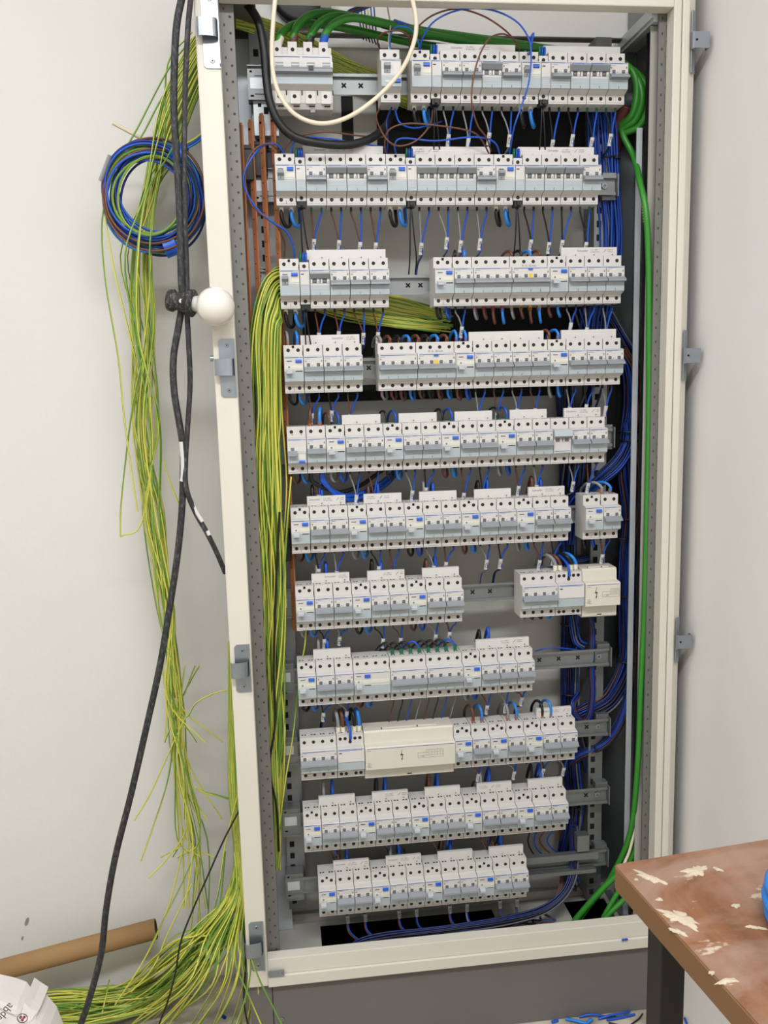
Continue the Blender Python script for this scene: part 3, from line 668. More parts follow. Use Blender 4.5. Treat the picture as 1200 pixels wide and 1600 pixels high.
        for i in range(4):
            xx = i * pp
            mb.box(xx + 0.005, xx + pp - 0.006, -0.001, 0.03, 0.0285, 0.052, 0); mb.box(xx + 0.006, xx + pp - 0.004, -0.003, 0.01, -0.047, -0.0275, 0)
            mb.box(xx + 0.005, xx + 0.009, -0.0155, -0.014, 0.006, 0.0160, 0); mb.box(xx + 0.0225, xx + 0.0265, -0.0155, -0.014, 0.006, 0.0160, 0)
            mb.box(xx + 0.0092, xx + 0.0222, -0.0146, -0.014, 0.0075, 0.0150, 4)
            mb.box(xx + 0.0092, xx + 0.0222, -0.0150, -0.0146, 0.0105, 0.0120, 5)
            mb.box(xx + pp - 0.0006, xx + pp, -0.0145, -0.0135, -0.019, 0.004, 3); mb.box(xx + pp - 0.001, xx + pp + .0006, -0.0035, 0, -0.033, -0.026, 3)
            mb.box(xx + 0.011, xx + 0.021, 0.0, 0.005, -0.0505, -0.0495, 3)
        mb.box(0.002, W - 0.002, -0.0146, -0.0138, -0.0190, -0.0045, 1); mb.box(0.004, W / 2 - 0.002, -0.0143, -0.014, 0.0228, 0.0240, 2); mb.box(W / 2 + .002, W - 0.004, -0.0143, -0.014, 0.0228, 0.0240, 2)
        mb.box(0.066, 0.074, 0.006, 0.010, -0.0585, -0.054, 4)
        mb.build('housing', [m_dev, m_devb, m_line, m_hole, m_lev, m_white], t)
        mb = MB(); mb.prism([(-0.0138, 0.0065), (-0.020, 0.0060), (-0.026, 0.0005), (-0.026, -0.0030), (-0.0138, -0.0040)], 0.001, W - 0.001, 0); mb.box(0.064, 0.072, -0.0275, -0.020, -0.0015, 0.0055, 1); mb.build('lever', [m_lev, m_blk], t)
        for i in range(4):
            inst('terminal_screw', scr_dark, t, ((i + .49) * pp, -0.001, 0.0395)); inst('terminal_screw', scr_dark, t, ((i + .5) * pp, -0.003, -0.0355))
        mb = MB()
    nn = {'M6': 0.105 / MO}.get(ty, n)
    DEV.append((ty, r, x, nn)); return nn

def row(r, x, seq):
    for ty in seq.split():
        x += device(ty, r, x) * MO
    return x
row(1, -0.0005, 'M6'); row(1, 0.1865, 'RT'); row(1, 0.239, 'Ru A Bd Bd Bu Bd Ru A Bd Bu Bu Bd')
row(2, 0.0, 'Ru A Bd Bu Bu Bd Ru A Bu Bu Bu Bd Ru A Bu Bu Bu Bd')
row(3, 0.0, 'Ru A Bu Bd Bd Bd'); row(3, 0.2732, 'Rd Bd B4 B4y Rd Bd Bd Bd')
row(4, 0.001, 'Rd Bd Bd Bd'); row(4, 0.169, 'B4 B4y Rd Bd Bd Bd Bd Rd Bd Bd Bd')
row(5, 0.0005, 'SP Bd Rd Bd Bd Rd Bd Bd Rd Bd Bd Rd Bd Bd CV Bd Bd')
row(6, 0.001, 'Rd Bd Bd Rd Bd Bd Rd Bd Bd Rd Bd Bd Rd Bd Bd'); row(6, 0.554, 'Rd Bd')
row(7, 0.0035, 'Rd Bd Bd Rd Bd Bd Rd Bd Bd'); row(7, 0.431, 'B4 T3 BIG4')
row(8, 0.001, 'Rd Bd Bd R4 B4 B4 Rd Bd Bd Bd')
row(9, 0.0, 'B4 T3 BIG10 Rd Bd Rd Bd Rd Bd Bd')
row(10, 0.0, 'Rd Bd Bd Rd Bd Bd Rd Bd Bd Rd Bd Bd Rd Bd Bd')
row(11, 0.0238, 'Rd Bd Bd Rd Bd Bd Rd Bd Bd Rd Bd Bd')

# white comb busbar strips
def strip(r, x, n, txt=None, small=False):
    z = ZR[r]; W = n * MO
    t = empty('comb_busbar', (x - 0.003, 0.018, z + 0.0427), 'long white busbar strip, %s strip from the left on the %s row' % (nth(r, 'S'), RN[r]) if n > 4 else 'short white busbar strip, %s strip from the left on the %s row' % (nth(r, 'S'), RN[r]), 'busbar', 'white busbar strips')
    mb = MB(); mb.box(0, W + 0.001, 0, 0.007, 0, 0.0172, 0)
    for i in range(n // 2):
        cx = (2 * i + 1.55) * MO; mb.cyl((cx, -0.0002, 0.0036), (0, -0.0006, 0), 0.0013, 8, 1)
    for i in range(n):
        mb.box((i + .3) * MO, (i + .32) * MO, -0.0003, 0, 0.0025, 0.0042, 1)
    mb.build('housing', [m_white, m_print], t, bevel=0.0004)
    if txt is not None:
        mb = MB(); y = -0.0003
        xx = txt * W + 0.010
        if not small:
            add_text(mb, 'Schneider', 0.0052, (xx + 0.004, y, 0.0110), mi=0); xx += 0.024
        add_text(mb, 'L N  440V ~', 0.0032, (xx + 0.004, y, 0.0125), mi=1); add_text(mb, '2P 63A IP20', 0.0032, (xx + 0.004, y, 0.0088), mi=0); xx += 0.020
        if xx + 0.012 < W: mb.tube([(xx, y, 0.0085), (xx + 0.005, y, 0.0135)], 0.0004, 4, 1); mb.box(xx + 0.008, min(xx + 0.018, W - .002), y - .0001, y, 0.0122, 0.0128, 1); mb.box(xx + 0.008, min(xx + 0.018, W - .002), y - .0001, y, 0.0088, 0.0094, 0)
        mb.build('printed_text', [m_print, m_rprint], t)
STR = []
def strips(r, lst):
    for x, n, tx, sm in lst: strip(r, x, n, tx, sm); STR.append((r, x, n))
strips(1, [(0.239 + 3 * MO, 8, 0.16, False), (0.239 + 14 * MO, 8, None, False)])
strips(2, [(3 * MO, 8, 0.12, False), (14 * MO, 8, 0.0, True), (25 * MO, 8, 0.36, False)])
strips(3, [(3 * MO, 8, None, False), (0.2732 + 14 * MO, 6, 0.25, False)])
strips(4, [(0.001 + 2 * MO, 6, 0.5, False), (0.169 + 10 * MO, 8, None, False), (0.169 + 20 * MO, 6, None, False)])
strips(5, [(0.0005 + q * MO, 4, (0.0 if q == 30 else None), False) for q in (6, 12, 18, 24, 30)])
strips(6, [(0.001 + q * MO, 4, {2: 0.0, 8: 0.0, 26: 0.05}.get(q), q == 8) for q in (2, 8, 14, 20, 26)])
strips(7, [(0.0035 + q * MO, 4, {2: 0.3, 8: 0.35}.get(q), q == 8) for q in (2, 8, 14)])
strips(8, [(0.001 + 2 * MO, 4, None, False), (0.001 + 20 * MO, 6, 0.42, True)])
strips(9, [(27 * MO, 4, 0.0, False)])
strips(10, [(q * MO, 4, {8: 0.3, 20: 0.0}.get(q), True) for q in (2, 8, 14, 20, 26)])
strips(11, [(0.0238 + q * MO, 4, {2: 0.0, 8: 0.0}.get(q), False) for q in (2, 8, 14, 20)])

# ------------------------------------------------------------------ wires at the terminals
def ferrule(mbx, p, d, r, ln, mi): mbx.cyl(p, Vector(d).normalized() * ln, r, 8, mi)
PH = {'brown': m_brown, 'gray': m_gray, 'black': m_bkw}
codes = [0]
lab_idx = {}
def pair(r, x, ph, drop, sway, fer=m_fer_k, thick=0.0015, lab=True, endpath=None, blank=False):
    z0 = ZR[r] - 0.0425; codes[0] += 1; i = lab_idx[r] = lab_idx.get(r, 0) + 1
    code = 'C%d' % (20 + codes[0] % 70)
    phn = ph; lbn = {'brown': 'brown', 'gray': 'grey', 'black': 'black'}[ph]
    t = empty('circuit_wire_pair', (x + MO, 0.02, z0), '%s and blue wire pair with white sleeve, %s pair from left under the %s row' % (lbn, ORD[min(i, 22)], RN[r]), 'wires', 'marked wire pairs under the %s row' % RN[r])
    def L(v): return (v[0] - x - MO, v[1] - 0.02, v[2] - z0)
    cx = x + MO + sway; zs = z0 - drop
    ends = endpath if endpath else [(cx - 0.004, 0.062, zs - 0.035), (cx - 0.006, 0.078, zs - 0.075)]
    for k, (xx, mt) in enumerate(((x + MO * .5, PH[ph]), (x + MO * 1.5, m_blue))):
        off = (-0.0012, 0.0012)[k]
        pts = [(xx, 0.02, z0 + 0.001), (xx, 0.02, z0 - 0.010), (xx * .45 + (cx + off) * .55, 0.024, z0 - drop * .55), (cx + off, 0.028, zs), (cx + off, 0.034, zs - 0.020)] + [(e[0] + off, e[1] + off, e[2]) for e in ends]
        mb = MB(); mb.tube(spline([L(p) for p in pts], 5), thick if k == 0 else thick * 1.15, 6, 0); mb.build(('brown_wire' if ph == 'brown' else 'grey_wire' if ph == 'gray' else 'black_wire') if k == 0 else 'blue_wire', mt, t)
        mb = MB(); mb.cyl(L((xx, 0.02, z0 + 0.001)), (0, 0, -0.008), 0.0021, 8); mb.build('ferrule', fer, t)
    if lab:
        a = Vector(L((cx, 0.0275, zs + 0.001))); b = Vector(L((cx + (ends[0][0] - cx) * .3, 0.0335, zs - 0.019)))
        mb = MB(); d = (b - a).normalized(); xv = Vector((0, -1, 0)).cross(d).normalized(); nv = xv.cross(d).normalized()
        if nv.y > 0: nv = -nv
        ring = []
        for q in range(12):
            an = 2 * PI * q / 12; ring.append(xv * math.cos(an) * 0.0038 + nv * math.sin(an) * 0.0030)
        vs = [a + q for q in ring] + [b + q for q in ring]
        mb.add(vs, [(q, (q + 1) % 12, 12 + (q + 1) % 12, 12 + q) for q in range(12)] + [tuple(range(12))[::-1], tuple(range(12, 24))], 0)
        so = mb.build('marker_sleeve', m_white, t)
        if not blank:
            mb = MB(); add_text(mb, code, 0.0068, (a + b) / 2 + nv * 0.0033, xdir=-d, ydir=-xv if xv.x > 0 else xv, mi=0)
            mb.build('printed_code', m_dprint, so)
DROP = {1: 0.048, 2: 0.055, 3: 0.038, 4: 0.040, 5: 0.045, 6: 0.040, 7: 0.028, 8: 0.030, 9: 0.030, 10: 0.028, 11: 0.030}
phs = ['brown', 'gray', 'black']
rb = random.Random(3)
gi = 0; last_r = 0
for (ty, r, x, n) in DEV:
    if ty[0] == 'R' or r != last_r: gi += 1
    last_r = r
    if ty in ('Bd', 'Bu'):
        if r == 2: ph = 'brown' if x < 0.19 else 'gray' if x < 0.43 else 'black'
        elif r == 1: ph = 'gray' if x < 0.45 else 'black'
        elif r == 3: ph = 'brown' if x < 0.3 else 'gray'
        else: ph = phs[(gi + (1 if int(x / MO) % 4 > 1 else 0)) % 3]
        f = m_fer_k
        if r in (1, 2) and (x < 0.06 or x > 0.54): f = m_fer_g
        if r <= 10:
            if r == 10:
                continue
            pair(r, x, ph, DROP[r] + rb.uniform(-.006, .008), rb.uniform(-.006, .008), f, blank=rb.random() < .08)
# bottom row: pairs that sweep to the right and join the loom
lx = [(x) for (ty, r, x, n) in DEV if r == 11 and ty == 'Bd']
for i, x in enumerate(lx):
    z0 = ZR[11] - 0.0425; k = i
    ymid = 0.02 - 0.002 * k
    j = [P(min(860, 455 + 40 * i + 120 + 60), 1466 - 2 * i, -0.005 + 0.002 * i)]
    s = x + MO
    e = [(s + 0.010, 0.026, z0 - 0.062), (s + 0.040, 0.022, z0 - 0.083 + 0.002 * i), (s + 0.085, 0.020, z0 - 0.088 + 0.002 * i)]
    xe = 0.395
    if s + 0.12 < xe: e += [((s + 0.085 + xe) / 2, 0.021, 0.155 + 0.0022 * i), (xe, 0.022 + 0.001 * i, 0.160 + 0.002 * i)]
    e += [(0.465 + .003 * i, 0.028, 0.172 + 0.002 * i), (0.512 + .003 * i, 0.040, 0.200), (0.535 + 0.003 * i, 0.060, 0.235), (0.540 + 0.003 * i, 0.085, 0.290), (0.545 + .002 * i, 0.10, 0.36)]
    pair(11, x, phs[(i + 2) % 3] if i % 2 else 'brown', 0.022, 0.004 + 0.001 * (i % 2), m_fer_k, endpath=e)

def uloop(r, x, top, c1, c2, depth, rr=0.0027, fer=None, dx=0.012, g='loops', side=1, n2=1.0):
    """two short loops at a device; top: rises above it, otherwise hangs below"""
    z0 = ZR[r] + (0.0425 if top else -0.0425); s = 1 if top else -1
    for k, (xx, c) in enumerate(((x + MO * .5, c1), (x + MO * 1.5, c2))):
        mt = {'brown': m_brown, 'gray': m_gray, 'black': m_bkw, 'blue': m_sky, 'dblue': m_blue}[c]
        cn = {'gray': 'grey', 'dblue': 'blue'}.get(c, c)
        nm = nth(r, 'L%s%s' % (cn, top))
        nme = 'connecting_wire'
        lb = '%s short wire loop curving %s the %s row, %s %s loop from the left' % (cn, 'above' if top else 'below', RN[r], nm, cn)
        mb = MB(); pts = [(xx, 0.02, z0 - s * .001), (xx, 0.018, z0 + s * depth * .55), (xx + side * dx * .45, 0.026, z0 + s * depth), (xx + side * dx, 0.045, z0 + s * depth * .85), (xx + side * dx * 1.15, 0.066, z0 + s * depth * .2), (xx + side * dx * 1.15, 0.072, z0 - s * depth * .3)]
        mb.tube(spline(pts, 5), rr, 8, 0)
        if fer: mb.cyl((xx, 0.02, z0 - s * .0005), (0, 0, s * 0.009), rr * 1.25, 10, 1)
        tag(mb.build(nme, [mt] + ([fer] if fer else [])), lb, 'wire', 'short wire loops %s the %s row' % ('above' if top else 'below', RN[r]))
RL = [(ty, r, x) for (ty, r, x, n) in DEV if ty in ('Rd', 'Ru', 'SP', 'R4')]
for i, (ty, r, x) in enumerate(RL):
    c1 = ('black', 'brown', 'gray')[(i + r) % 3]
    if r <= 3 and ty == 'Ru': uloop(r, x, False, 'black', 'blue', 0.030, 0.0033, m_fer_w, 0.014)
    elif r < 11 and not (r == 10 and i % 2): uloop(r, x, False, c1, 'blue' if i % 3 else 'dblue', 0.020 if r < 9 else 0.012, 0.0026, m_fer_g if r == 5 else None, 0.013)
# risers above the residual current breakers
for i, (ty, r, x) in enumerate(RL):
    c1 = ('black', 'brown', 'gray')[(i + 1) % 3]
    if r == 5 and ty == 'Rd': uloop(5, x, True, c1 if x < .1 else 'black', 'dblue', 0.022, 0.0021, m_fer_g, -0.008)
    if r == 4 and x < 0.1: uloop(4, x, True, 'gray', 'blue', 0.024, 0.0026, m_fer_b, -0.004)
    if r == 4 and 0.3 < x < 0.35: uloop(4, x, True, 'blue', 'blue', 0.020, 0.0026, m_fer_r, -0.004)
    if r == 4 and x > 0.4: uloop(4, x, True, 'brown', 'blue', 0.018, 0.0026, m_fer_b, -0.008)
    if r == 3 and x > 0.5: uloop(3, x, True, 'brown', 'blue', 0.014, 0.0028, m_fer_b, -0.008)
    if r == 6 and x > 0.55: uloop(6, x + 2 * MO, True, 'gray', 'blue', 0.020, 0.0027, m_fer_b, -0.02)
    if r == 9: uloop(9, x + (2 * MO if x < 0.44 else 0), True, ('black', 'brown', 'gray')[i % 3], 'blue', 0.028, 0.0028, m_fer_b, -0.006)
uloop(5, 0.0005 + 2 * MO, True, 'brown', 'blue', 0.030, 0.0032, m_fer_b, 0.004)
uloop(3, 0.2732 + 2 * MO, True, 'black', 'blue', 0.014, 0.0027, m_fer_b, 0.004)
# four-pole tops and bottoms
for (ty, r, x, n) in DEV:
    if ty in ('B4', 'B4y') and r in (3, 4):
        cs = ('gray', 'brown', 'black', 'blue') if ty == 'B4' else ('brown', 'black', 'blue', 'brown')
        if not (ty == 'B4' and r == 3):
            uloop(r, x, True, cs[0], cs[1], 0.013, 0.0027, m_fer_b, -0.008); uloop(r, x + 2 * MO, True, cs[2], cs[3], 0.013, 0.0027, m_fer_b if ty == 'B4y' else m_fer_b, -0.008)
        if r == 4: uloop(r, x, False, cs[0], cs[1], 0.016, 0.0024, m_fer_r if ty == 'B4' else m_fer_g, 0.012); uloop(r, x + 2 * MO, False, 'brown', 'blue', 0.018, 0.0024, m_fer_r if ty == 'B4' else m_fer_g, 0.012)
        if r == 3: uloop(r, x, False, 'gray', 'brown', 0.022, 0.0022, m_fer_r if ty == 'B4' else m_fer_y, 0.012); uloop(r, x + 2 * MO, False, 'brown', 'blue', 0.030, 0.0026, m_fer_r if ty == 'B4' else m_fer_y, 0.010)
    if ty == 'B4' and r == 8:
        for k in range(4):
            xx = x + (k + .5) * MO; z0 = ZR[8] + 0.0425
            c = (m_bkw, m_bkw, m_bkw, m_blue)[k]; cn = ('black', 'black', 'black', 'blue')[k]
            mb = MB(); mb.tube(spline([(xx, 0.02, z0), (xx - 0.002, 0.020, z0 + 0.012), (xx - 0.012, 0.024, z0 + 0.021), (xx - 0.024, 0.030, z0 + 0.013), (xx - 0.028, 0.050, z0 + 0.0), (xx - .028, 0.066, z0 - 0.01)], 5), 0.0023, 7, 0)
            mb.cyl((xx, 0.02, z0), (0, 0, 0.010), 0.0036, 10, 1)
            tag(mb.build('connecting_wire', [c, m_fer_g]), '%s arched wire with green ferrule above the eighth row, %s arch from left' % (cn, nth(8, 'arch')), 'wire', 'arched wires with green ferrules')
            c = (m_brown, m_bkw, m_blue, m_gray)[k]; cn = ('brown', 'black', 'blue', 'grey')[k]; zb = ZR[8] - 0.0425
            wire('connecting_wire', [(xx, 0.02, zb), (xx, 0.022, zb - 0.015), (xx - 0.004, 0.03, zb - 0.035), (xx - 0.008, 0.04, zb - 0.06), (xx - .008, 0.06, zb - .07)], 0.0012, c, 'thin %s wire dropping to the wide ivory module, %s drop from the left' % (cn, nth(8, 'drop')), 'wire', 'thin wires dropping to the ivory module')
    if ty == 'T3':
        z0 = ZR[r] + 0.0425
        for k, (q, c, cn) in enumerate(((.1, m_gray, 'grey'), (.28, m_brown, 'brown'), (.70, m_bkw, 'black'), (.88, m_sky, 'blue'))):
            xx = x + q * 3 * MO; hh = 0.036 if r == 9 else 0.028
            sx = -0.004 if r == 9 else -0.016
            mb = MB(); mb.tube(spline([(xx, 0.018, z0), (xx, 0.018, z0 + hh * .5), (xx + sx * .5, 0.022, z0 + hh * .95), (xx + sx, 0.04, z0 + hh), (xx + sx * 1.3, 0.062, z0 + hh * .6), (xx + sx * 1.3, 0.075, z0)], 5), 0.0034, 9, 0)
            mb.cyl((xx, 0.018, z0), (0, 0, 0.010), 0.0044, 10, 1)
            tag(mb.build('feeder_wire', [c, m_fer_w]), 'thick %s wire with ivory ferrule arching onto the three-module unit, %s row' % (cn, RN[r]), 'wire', 'feeder wires with ivory ferrules')
        xx = x + .5 * 3 * MO
        wire('feeder_wire', [(xx + .001, -0.002, z0 - 0.008), (xx, 0.004, z0 + 0.012), (xx - 0.006, 0.03, z0 + 0.024), (xx - .01, .06, z0 + .03)], 0.0026, m_blue, 'bright blue wire entering the middle terminal of the three-module unit in the %s row' % RN[r], 'wire')
        # row of four-pole bottom wires next to it
        zb = ZR[r] - 0.0425
        for k, (c, cn) in enumerate(((m_gray, 'grey'), (m_brown, 'brown'), (m_bkw, 'black'), (m_sky, 'blue'))):
            xb = x - 4 * MO + (k + .5) * MO
            wire('connecting_wire', [(xb, 0.02, zb), (xb + 0.002, 0.022, zb - 0.008), (xb + 0.008, 0.03, zb - 0.011), (xb + 0.014, 0.05, zb - 0.006), (xb + .016, .065, zb + .01)], 0.003, c, '%s wire loop under the leftmost four-pole breaker of the three-module block, %s row' % (cn, RN[r]), 'wire', 'wire loops under four-pole breakers')
# wire tips behind the strips
for i, (r, x, n) in enumerate(STR):
    if r in (1, 2, 3, 4, 5, 9): continue
    for k, (q, c, cn) in enumerate(((0.35, (m_bkw, m_brown, m_gray)[i % 3], ('black', 'brown', 'grey')[i % 3]), (1.35, m_blue, 'blue'))):
        xx = x + (q + .1) * MO; z0 = ZR[r] + 0.043; hh = 0.030 + 0.004 * ((i + k) % 2)
        if r == 10: hh = 0.040
        mb = MB(); mb.tube(spline([(xx, 0.030, z0), (xx, 0.030, z0 + hh * .7), (xx, 0.036, z0 + hh), (xx, 0.046, z0 + hh * .8), (xx, 0.066, z0)], 5), 0.0031, 8, 0)
        tag(mb.build('connecting_wire', c), 'thick %s wire rising behind the %s busbar strip of the %s row' % (cn, ORD[sum(1 for s_ in STR[:i + 1] if s_[0] == r)], RN[r]), 'wire', 'wire tips behind the busbar strips')
# auxiliary cables
for (ty, r, x, n) in DEV:
    if ty == 'A':
        z0 = ZR[r] - 0.044; xx = x + MO / 2; k = nth(r, 'ac')
        for s_, sd in ((-1, 'left'), (1, 'right')):
            wire('control_wire', [(xx + s_ * .001, 0.006, z0), (xx + s_ * .002, 0.004, z0 - 0.02), (xx + 0.002 + s_ * .004, 0.010, z0 - 0.055), (xx + 0.006 + s_ * .006, 0.03, z0 - 0.085), (xx + 0.008 + s_ * .006, 0.06, z0 - 0.11)], 0.0013, m_bkw, 'thin black control wire below the %s narrow module, %s row, %s strand' % (k, RN[r], sd), 'wire', 'thin black control wires')
# bottoms of tenth row: loose blue and black pairs
for i, (u0, v0, u1, v1, c, cn) in enumerate([(513, 1326, 523, 1343, m_brown, 'brown'), (521, 1326, 532, 1344, m_blue, 'blue'), (532, 1325, 530, 1345, m_bkw, 'black'), (541, 1322, 545, 1345, m_blue, 'blue'), (598, 1318, 612, 1338, m_bkw, 'black'), (608, 1316, 608, 1340, m_dblue, 'blue'),
        (620, 1316, 632, 1336, m_blue, 'blue'), (628, 1316, 634, 1336, m_bkw, 'black'), (676, 1314, 686, 1330, m_brown, 'brown'), (690, 1312, 688, 1330, m_brown, 'brown'), (700, 1310, 698, 1330, m_blue, 'blue'), (708, 1310, 704, 1330, m_dblue, 'blue'),
        (752, 1310, 762, 1328, m_brown, 'brown'), (764, 1305, 763, 1328, m_dblue, 'blue'), (774, 1304, 772, 1326, m_bkw, 'black'), (782, 1304, 778, 1326, m_blue, 'blue')]):
    wire('connecting_wire', [P(u0, v0, 0.02), P((u0 + u1) / 2, (v0 + v1) / 2 + 1, 0.03), P(u1, v1 + 3, 0.05), P(u1 + 2, v1 + 20, 0.07)], 0.002, c, '%s wire hanging below the tenth row, %s from the left' % (cn, nth(10, 'hang')), 'wire', 'wires hanging below the tenth row')
for i, (u, c, cn, du) in enumerate([(828, m_bkw, 'black', 8), (838, m_blue, 'blue', 12), (850, m_brown, 'brown', 16), (862, m_blue, 'blue', 20)]):
    wire('connecting_wire', [P(u + i, 1299 - i, 0.02), P(u - 3 - (i > 1) * 4, 1312, 0.03), P(u, 1325, 0.05), P(u + du, 1338, 0.07)], 0.0017, c, 'curved %s wire under the right end of the tenth row, %s from the left' % (cn, ORD[i + 1]), 'wire', 'curved wires under the right end of the tenth row')

# ------------------------------------------------------------------ bundles on the right
m_bb = mat('shaded_blue_insulation', (20, 66, 158), 0.4); m_nb = mat('deep_shaded_blue_insulation', (8, 26, 84), 0.42); m_dbr = mat('shaded_brown_insulation', (84, 50, 36), 0.45); m_dgr = mat('shaded_grey_insulation', (96, 98, 104), 0.45)  # darker copies of blue, brown and grey, with bundle shade in the colour
BC = [(m_bb, 'blue'), (m_nb, 'dark blue'), (m_bb, 'blue'), (m_nb, 'dark blue'), (m_nb, 'dark blue'), (m_dbr, 'brown'), (m_bb, 'blue'), (m_dgr, 'grey'), (m_bkw, 'black'), (m_nb, 'dark blue')]
rr_ = random.Random(11)
def bundle(pts, n, spread, rad, where, group, flatY=0.6, shift=0, cols=None):
    cl = cols or BC
    base = [P(*p[:3]) for p in pts]; scl = [p[3] if len(p) > 3 else 1 for p in pts]
    for i in range(n):
        a = 2.399963 * i; q = math.sqrt((i + .5) / n)
        ox, oy = math.cos(a) * q * spread, math.sin(a) * q * spread * flatY
        mt, cn = cl[(i * 3 + shift) % len(cl)]
        pp = []
        for k, b in enumerate(base):
            j = spread * 0.12
            # direction dependent offset in the plane across the run
            d = (base[min(k + 1, len(base) - 1)] - base[max(k - 1, 0)]).normalized()
            side = d.cross(Vector((0, 1, 0))).normalized()
            o = side * ox * scl[k] + Vector((0, 1, 0)) * oy + side * rr_.uniform(-j, j)
            w_ = b + o; w_.y = max(min(w_.y, YP - rad - 0.001), -0.03)
            pp.append(w_)
        wire('insulated_wire', pp, rad, mt, '%s wire in %s' % (cn, where), 'wire', group + ', %s' % cn, n=6, k=5)
bundle([(938, 160, .085), (941, 215, .085), (945, 290, .085), (950, 370, .085), (945, 430, .085), (930, 500, .085), (925, 560, .09)], 46, 0.028, 0.0023, 'the thick vertical bundle right of the top three rows', 'upper right wire bundle', 0.9, cols=[(m_bb, 'blue'), (m_nb, 'dark blue'), (m_nb, 'dark blue')])
bundle([(930, 470, .095), (958, 520, .09), (985, 570, .08), (992, 625, .075), (985, 680, .075), (982, 740, .08), (990, 800, .08), (985, 860, .08), (982, 930, .075), (984, 990, .075), (980, 1040, .075), (955, 1090, .075), (925, 1110, .08), (905, 1120, .085)], 40, 0.021, 0.0022, 'the long bundle down the right side beside rows four to eight', 'right side wire bundle', 0.7)
bundle([(975, 545, .07), (993, 580, .065), (1001, 640, .06), (995, 700, .06), (998, 760, .06), (988, 850, .065)], 7, 0.007, 0.0022, 'the brown strand group along the right post', 'brown strands on the right', 0.7, cols=[(m_dbr, 'brown'), (m_dbr, 'brown'), (m_bkw, 'black')])
bundle([(984, 660, .07), (984, 690, .07), (965, 725, .07), (930, 755, .075), (895, 790, .09), (885, 850, .1)], 22, 0.015, 0.0023, 'the branch slanting down left beside the fifth row', 'slanting branch bundle', 0.6, cols=[(m_bb, 'blue'), (m_nb, 'dark blue')])
bundle([(880, 520, .105), (884, 620, .105), (888, 700, .105), (889, 800, .105), (889, 880, .105), (892, 960, .1), (891, 1040, .1), (890, 1120, .1), (893, 1200, .1), (898, 1260, .09), (893, 1300, .08), (885, 1340, .075), (893, 1380, .06)], 34, 0.019, 0.0023, 'the vertical bundle behind the right ends of rows five to ten', 'inner right wire bundle', 0.6, 4)
bundle([(915, 480, .09), (935, 560, .09), (930, 620, .085), (905, 680, .09), (895, 760, .095)], 26, 0.024, 0.0022, 'the loose curve behind the right end of the fourth row', 'curved wires behind the fourth row', 0.6, 2)
bundle([(984, 990, .065), (986, 1050, .065), (972, 1120, .065), (945, 1160, .07), (905, 1180, .085), (888, 1195, .1)], 16, 0.010, 0.0022, 'the branch curving left below the ninth row rail', 'lower curved branch', 0.6, 5)
bundle([(950, 830, .09), (925, 870, .085), (890, 880, .09), (870, 900, .1)], 12, 0.012, 0.0022, 'the crossing bunch below the two-breaker unit of the sixth row', 'crossing bunch under the sixth row', 0.6, 1)
bundle([(893, 960, .09), (900, 1000, .07), (912, 1010, .07)], 8, 0.010, 0.0022, 'the bend above the eighth row rail', 'bend above the eighth row rail', 0.6, 1)
bundle([(905, 1085, .08), (895, 1100, .06), (900, 1120, .055), (918, 1125, .055), (926, 1090, .055), (925, 1040, .055), (926, 985, .06), (922, 960, .07)], 9, 0.006, 0.0016, 'the thin loop beside the eighth row rail end', 'thin loop by the rail end', 0.8, 0)
bundle([(893, 1100, .09), (905, 1150, .085), (915, 1190, .085), (925, 1225, .09)], 8, 0.007, 0.0020, 'the slanting strands between the ninth and tenth rows', 'slanting strands above the tenth row', 0.6, 2)
bundle([(896, 1290, .06), (897, 1345, .045), (893, 1375, .030), (876, 1402, .018), (843, 1424, .008), (790, 1438, .004), (720, 1449, .002), (660, 1457, .002), (600, 1464, .002), (560, 1476, .0), (535, 1502, .0)], 20, 0.009, 0.0019, 'the loom sweeping left above the bottom opening', 'bottom loom', 0.8, 3)
# black cable ties
def tie(u, v, Y, w_, h_, where, rot=0):
    c = P(u, v, Y); mb = MB(); pts = []
    Mr = Matrix.Rotation(rot, 4, 'Y')
    for i in range(17):
        a = 2 * PI * i / 16; pts.append(c + (Mr @ Vector((math.cos(a) * w_, math.sin(a) * h_, 0))))
    mb.tube(pts, 0.0018, 5, 0); hd = c + (Mr @ Vector((w_ * .5, -h_ * 0.9 - .002, 0))); mb.box(hd.x - .003, hd.x + .003, hd.y - .002, hd.y + .002, hd.z - .003, hd.z + .003)
    tag(mb.build('cable_tie', m_blk), 'black cable tie %s' % where, 'cable tie', 'black cable ties')
tie(944, 250, .085, .028, .026, 'around the blue bundle beside the second row')
tie(987, 674, .072, .026, .020, 'upper tie on the bundle beside the fifth row')
tie(982, 687, .072, .017, .018, 'lower tie on the bundle beside the fifth row')
tie(985, 810, .08, .022, .017, 'on the bundle right of the sixth row'); tie(975, 840, .08, .020, .017, 'just below the one right of the sixth row')
tie(983, 930, .075, .022, .017, 'on the bundle right of the seventh row'); tie(980, 1033, .073, .020, .017, 'on the bundle above the curve beside the eighth row', 0.2)
tie(891, 1083, .095, .018, .014, 'around the inner bundle below the eighth row'); tie(928, 1168, .075, .004, .013, 'around the curved branch below the ninth row', 1.3)
tie(890, 920 + 55, .095, .018, .014, 'around the inner bundle below the seventh row'); tie(898, 1258, .09, .012, .012, 'on the narrow bundle below the tenth row', 0.4)
tie(892, 1384, .034, .011, .012, 'on the loom right of the bottom row', 0.3)
for u, v in ((617, 1470), (686, 1463), (770, 1452), (832, 1437)): tie(u, v, .022, .003, .012, 'on the bottom loom, %s from the left' % nth(11, 'tie'), 1.45)

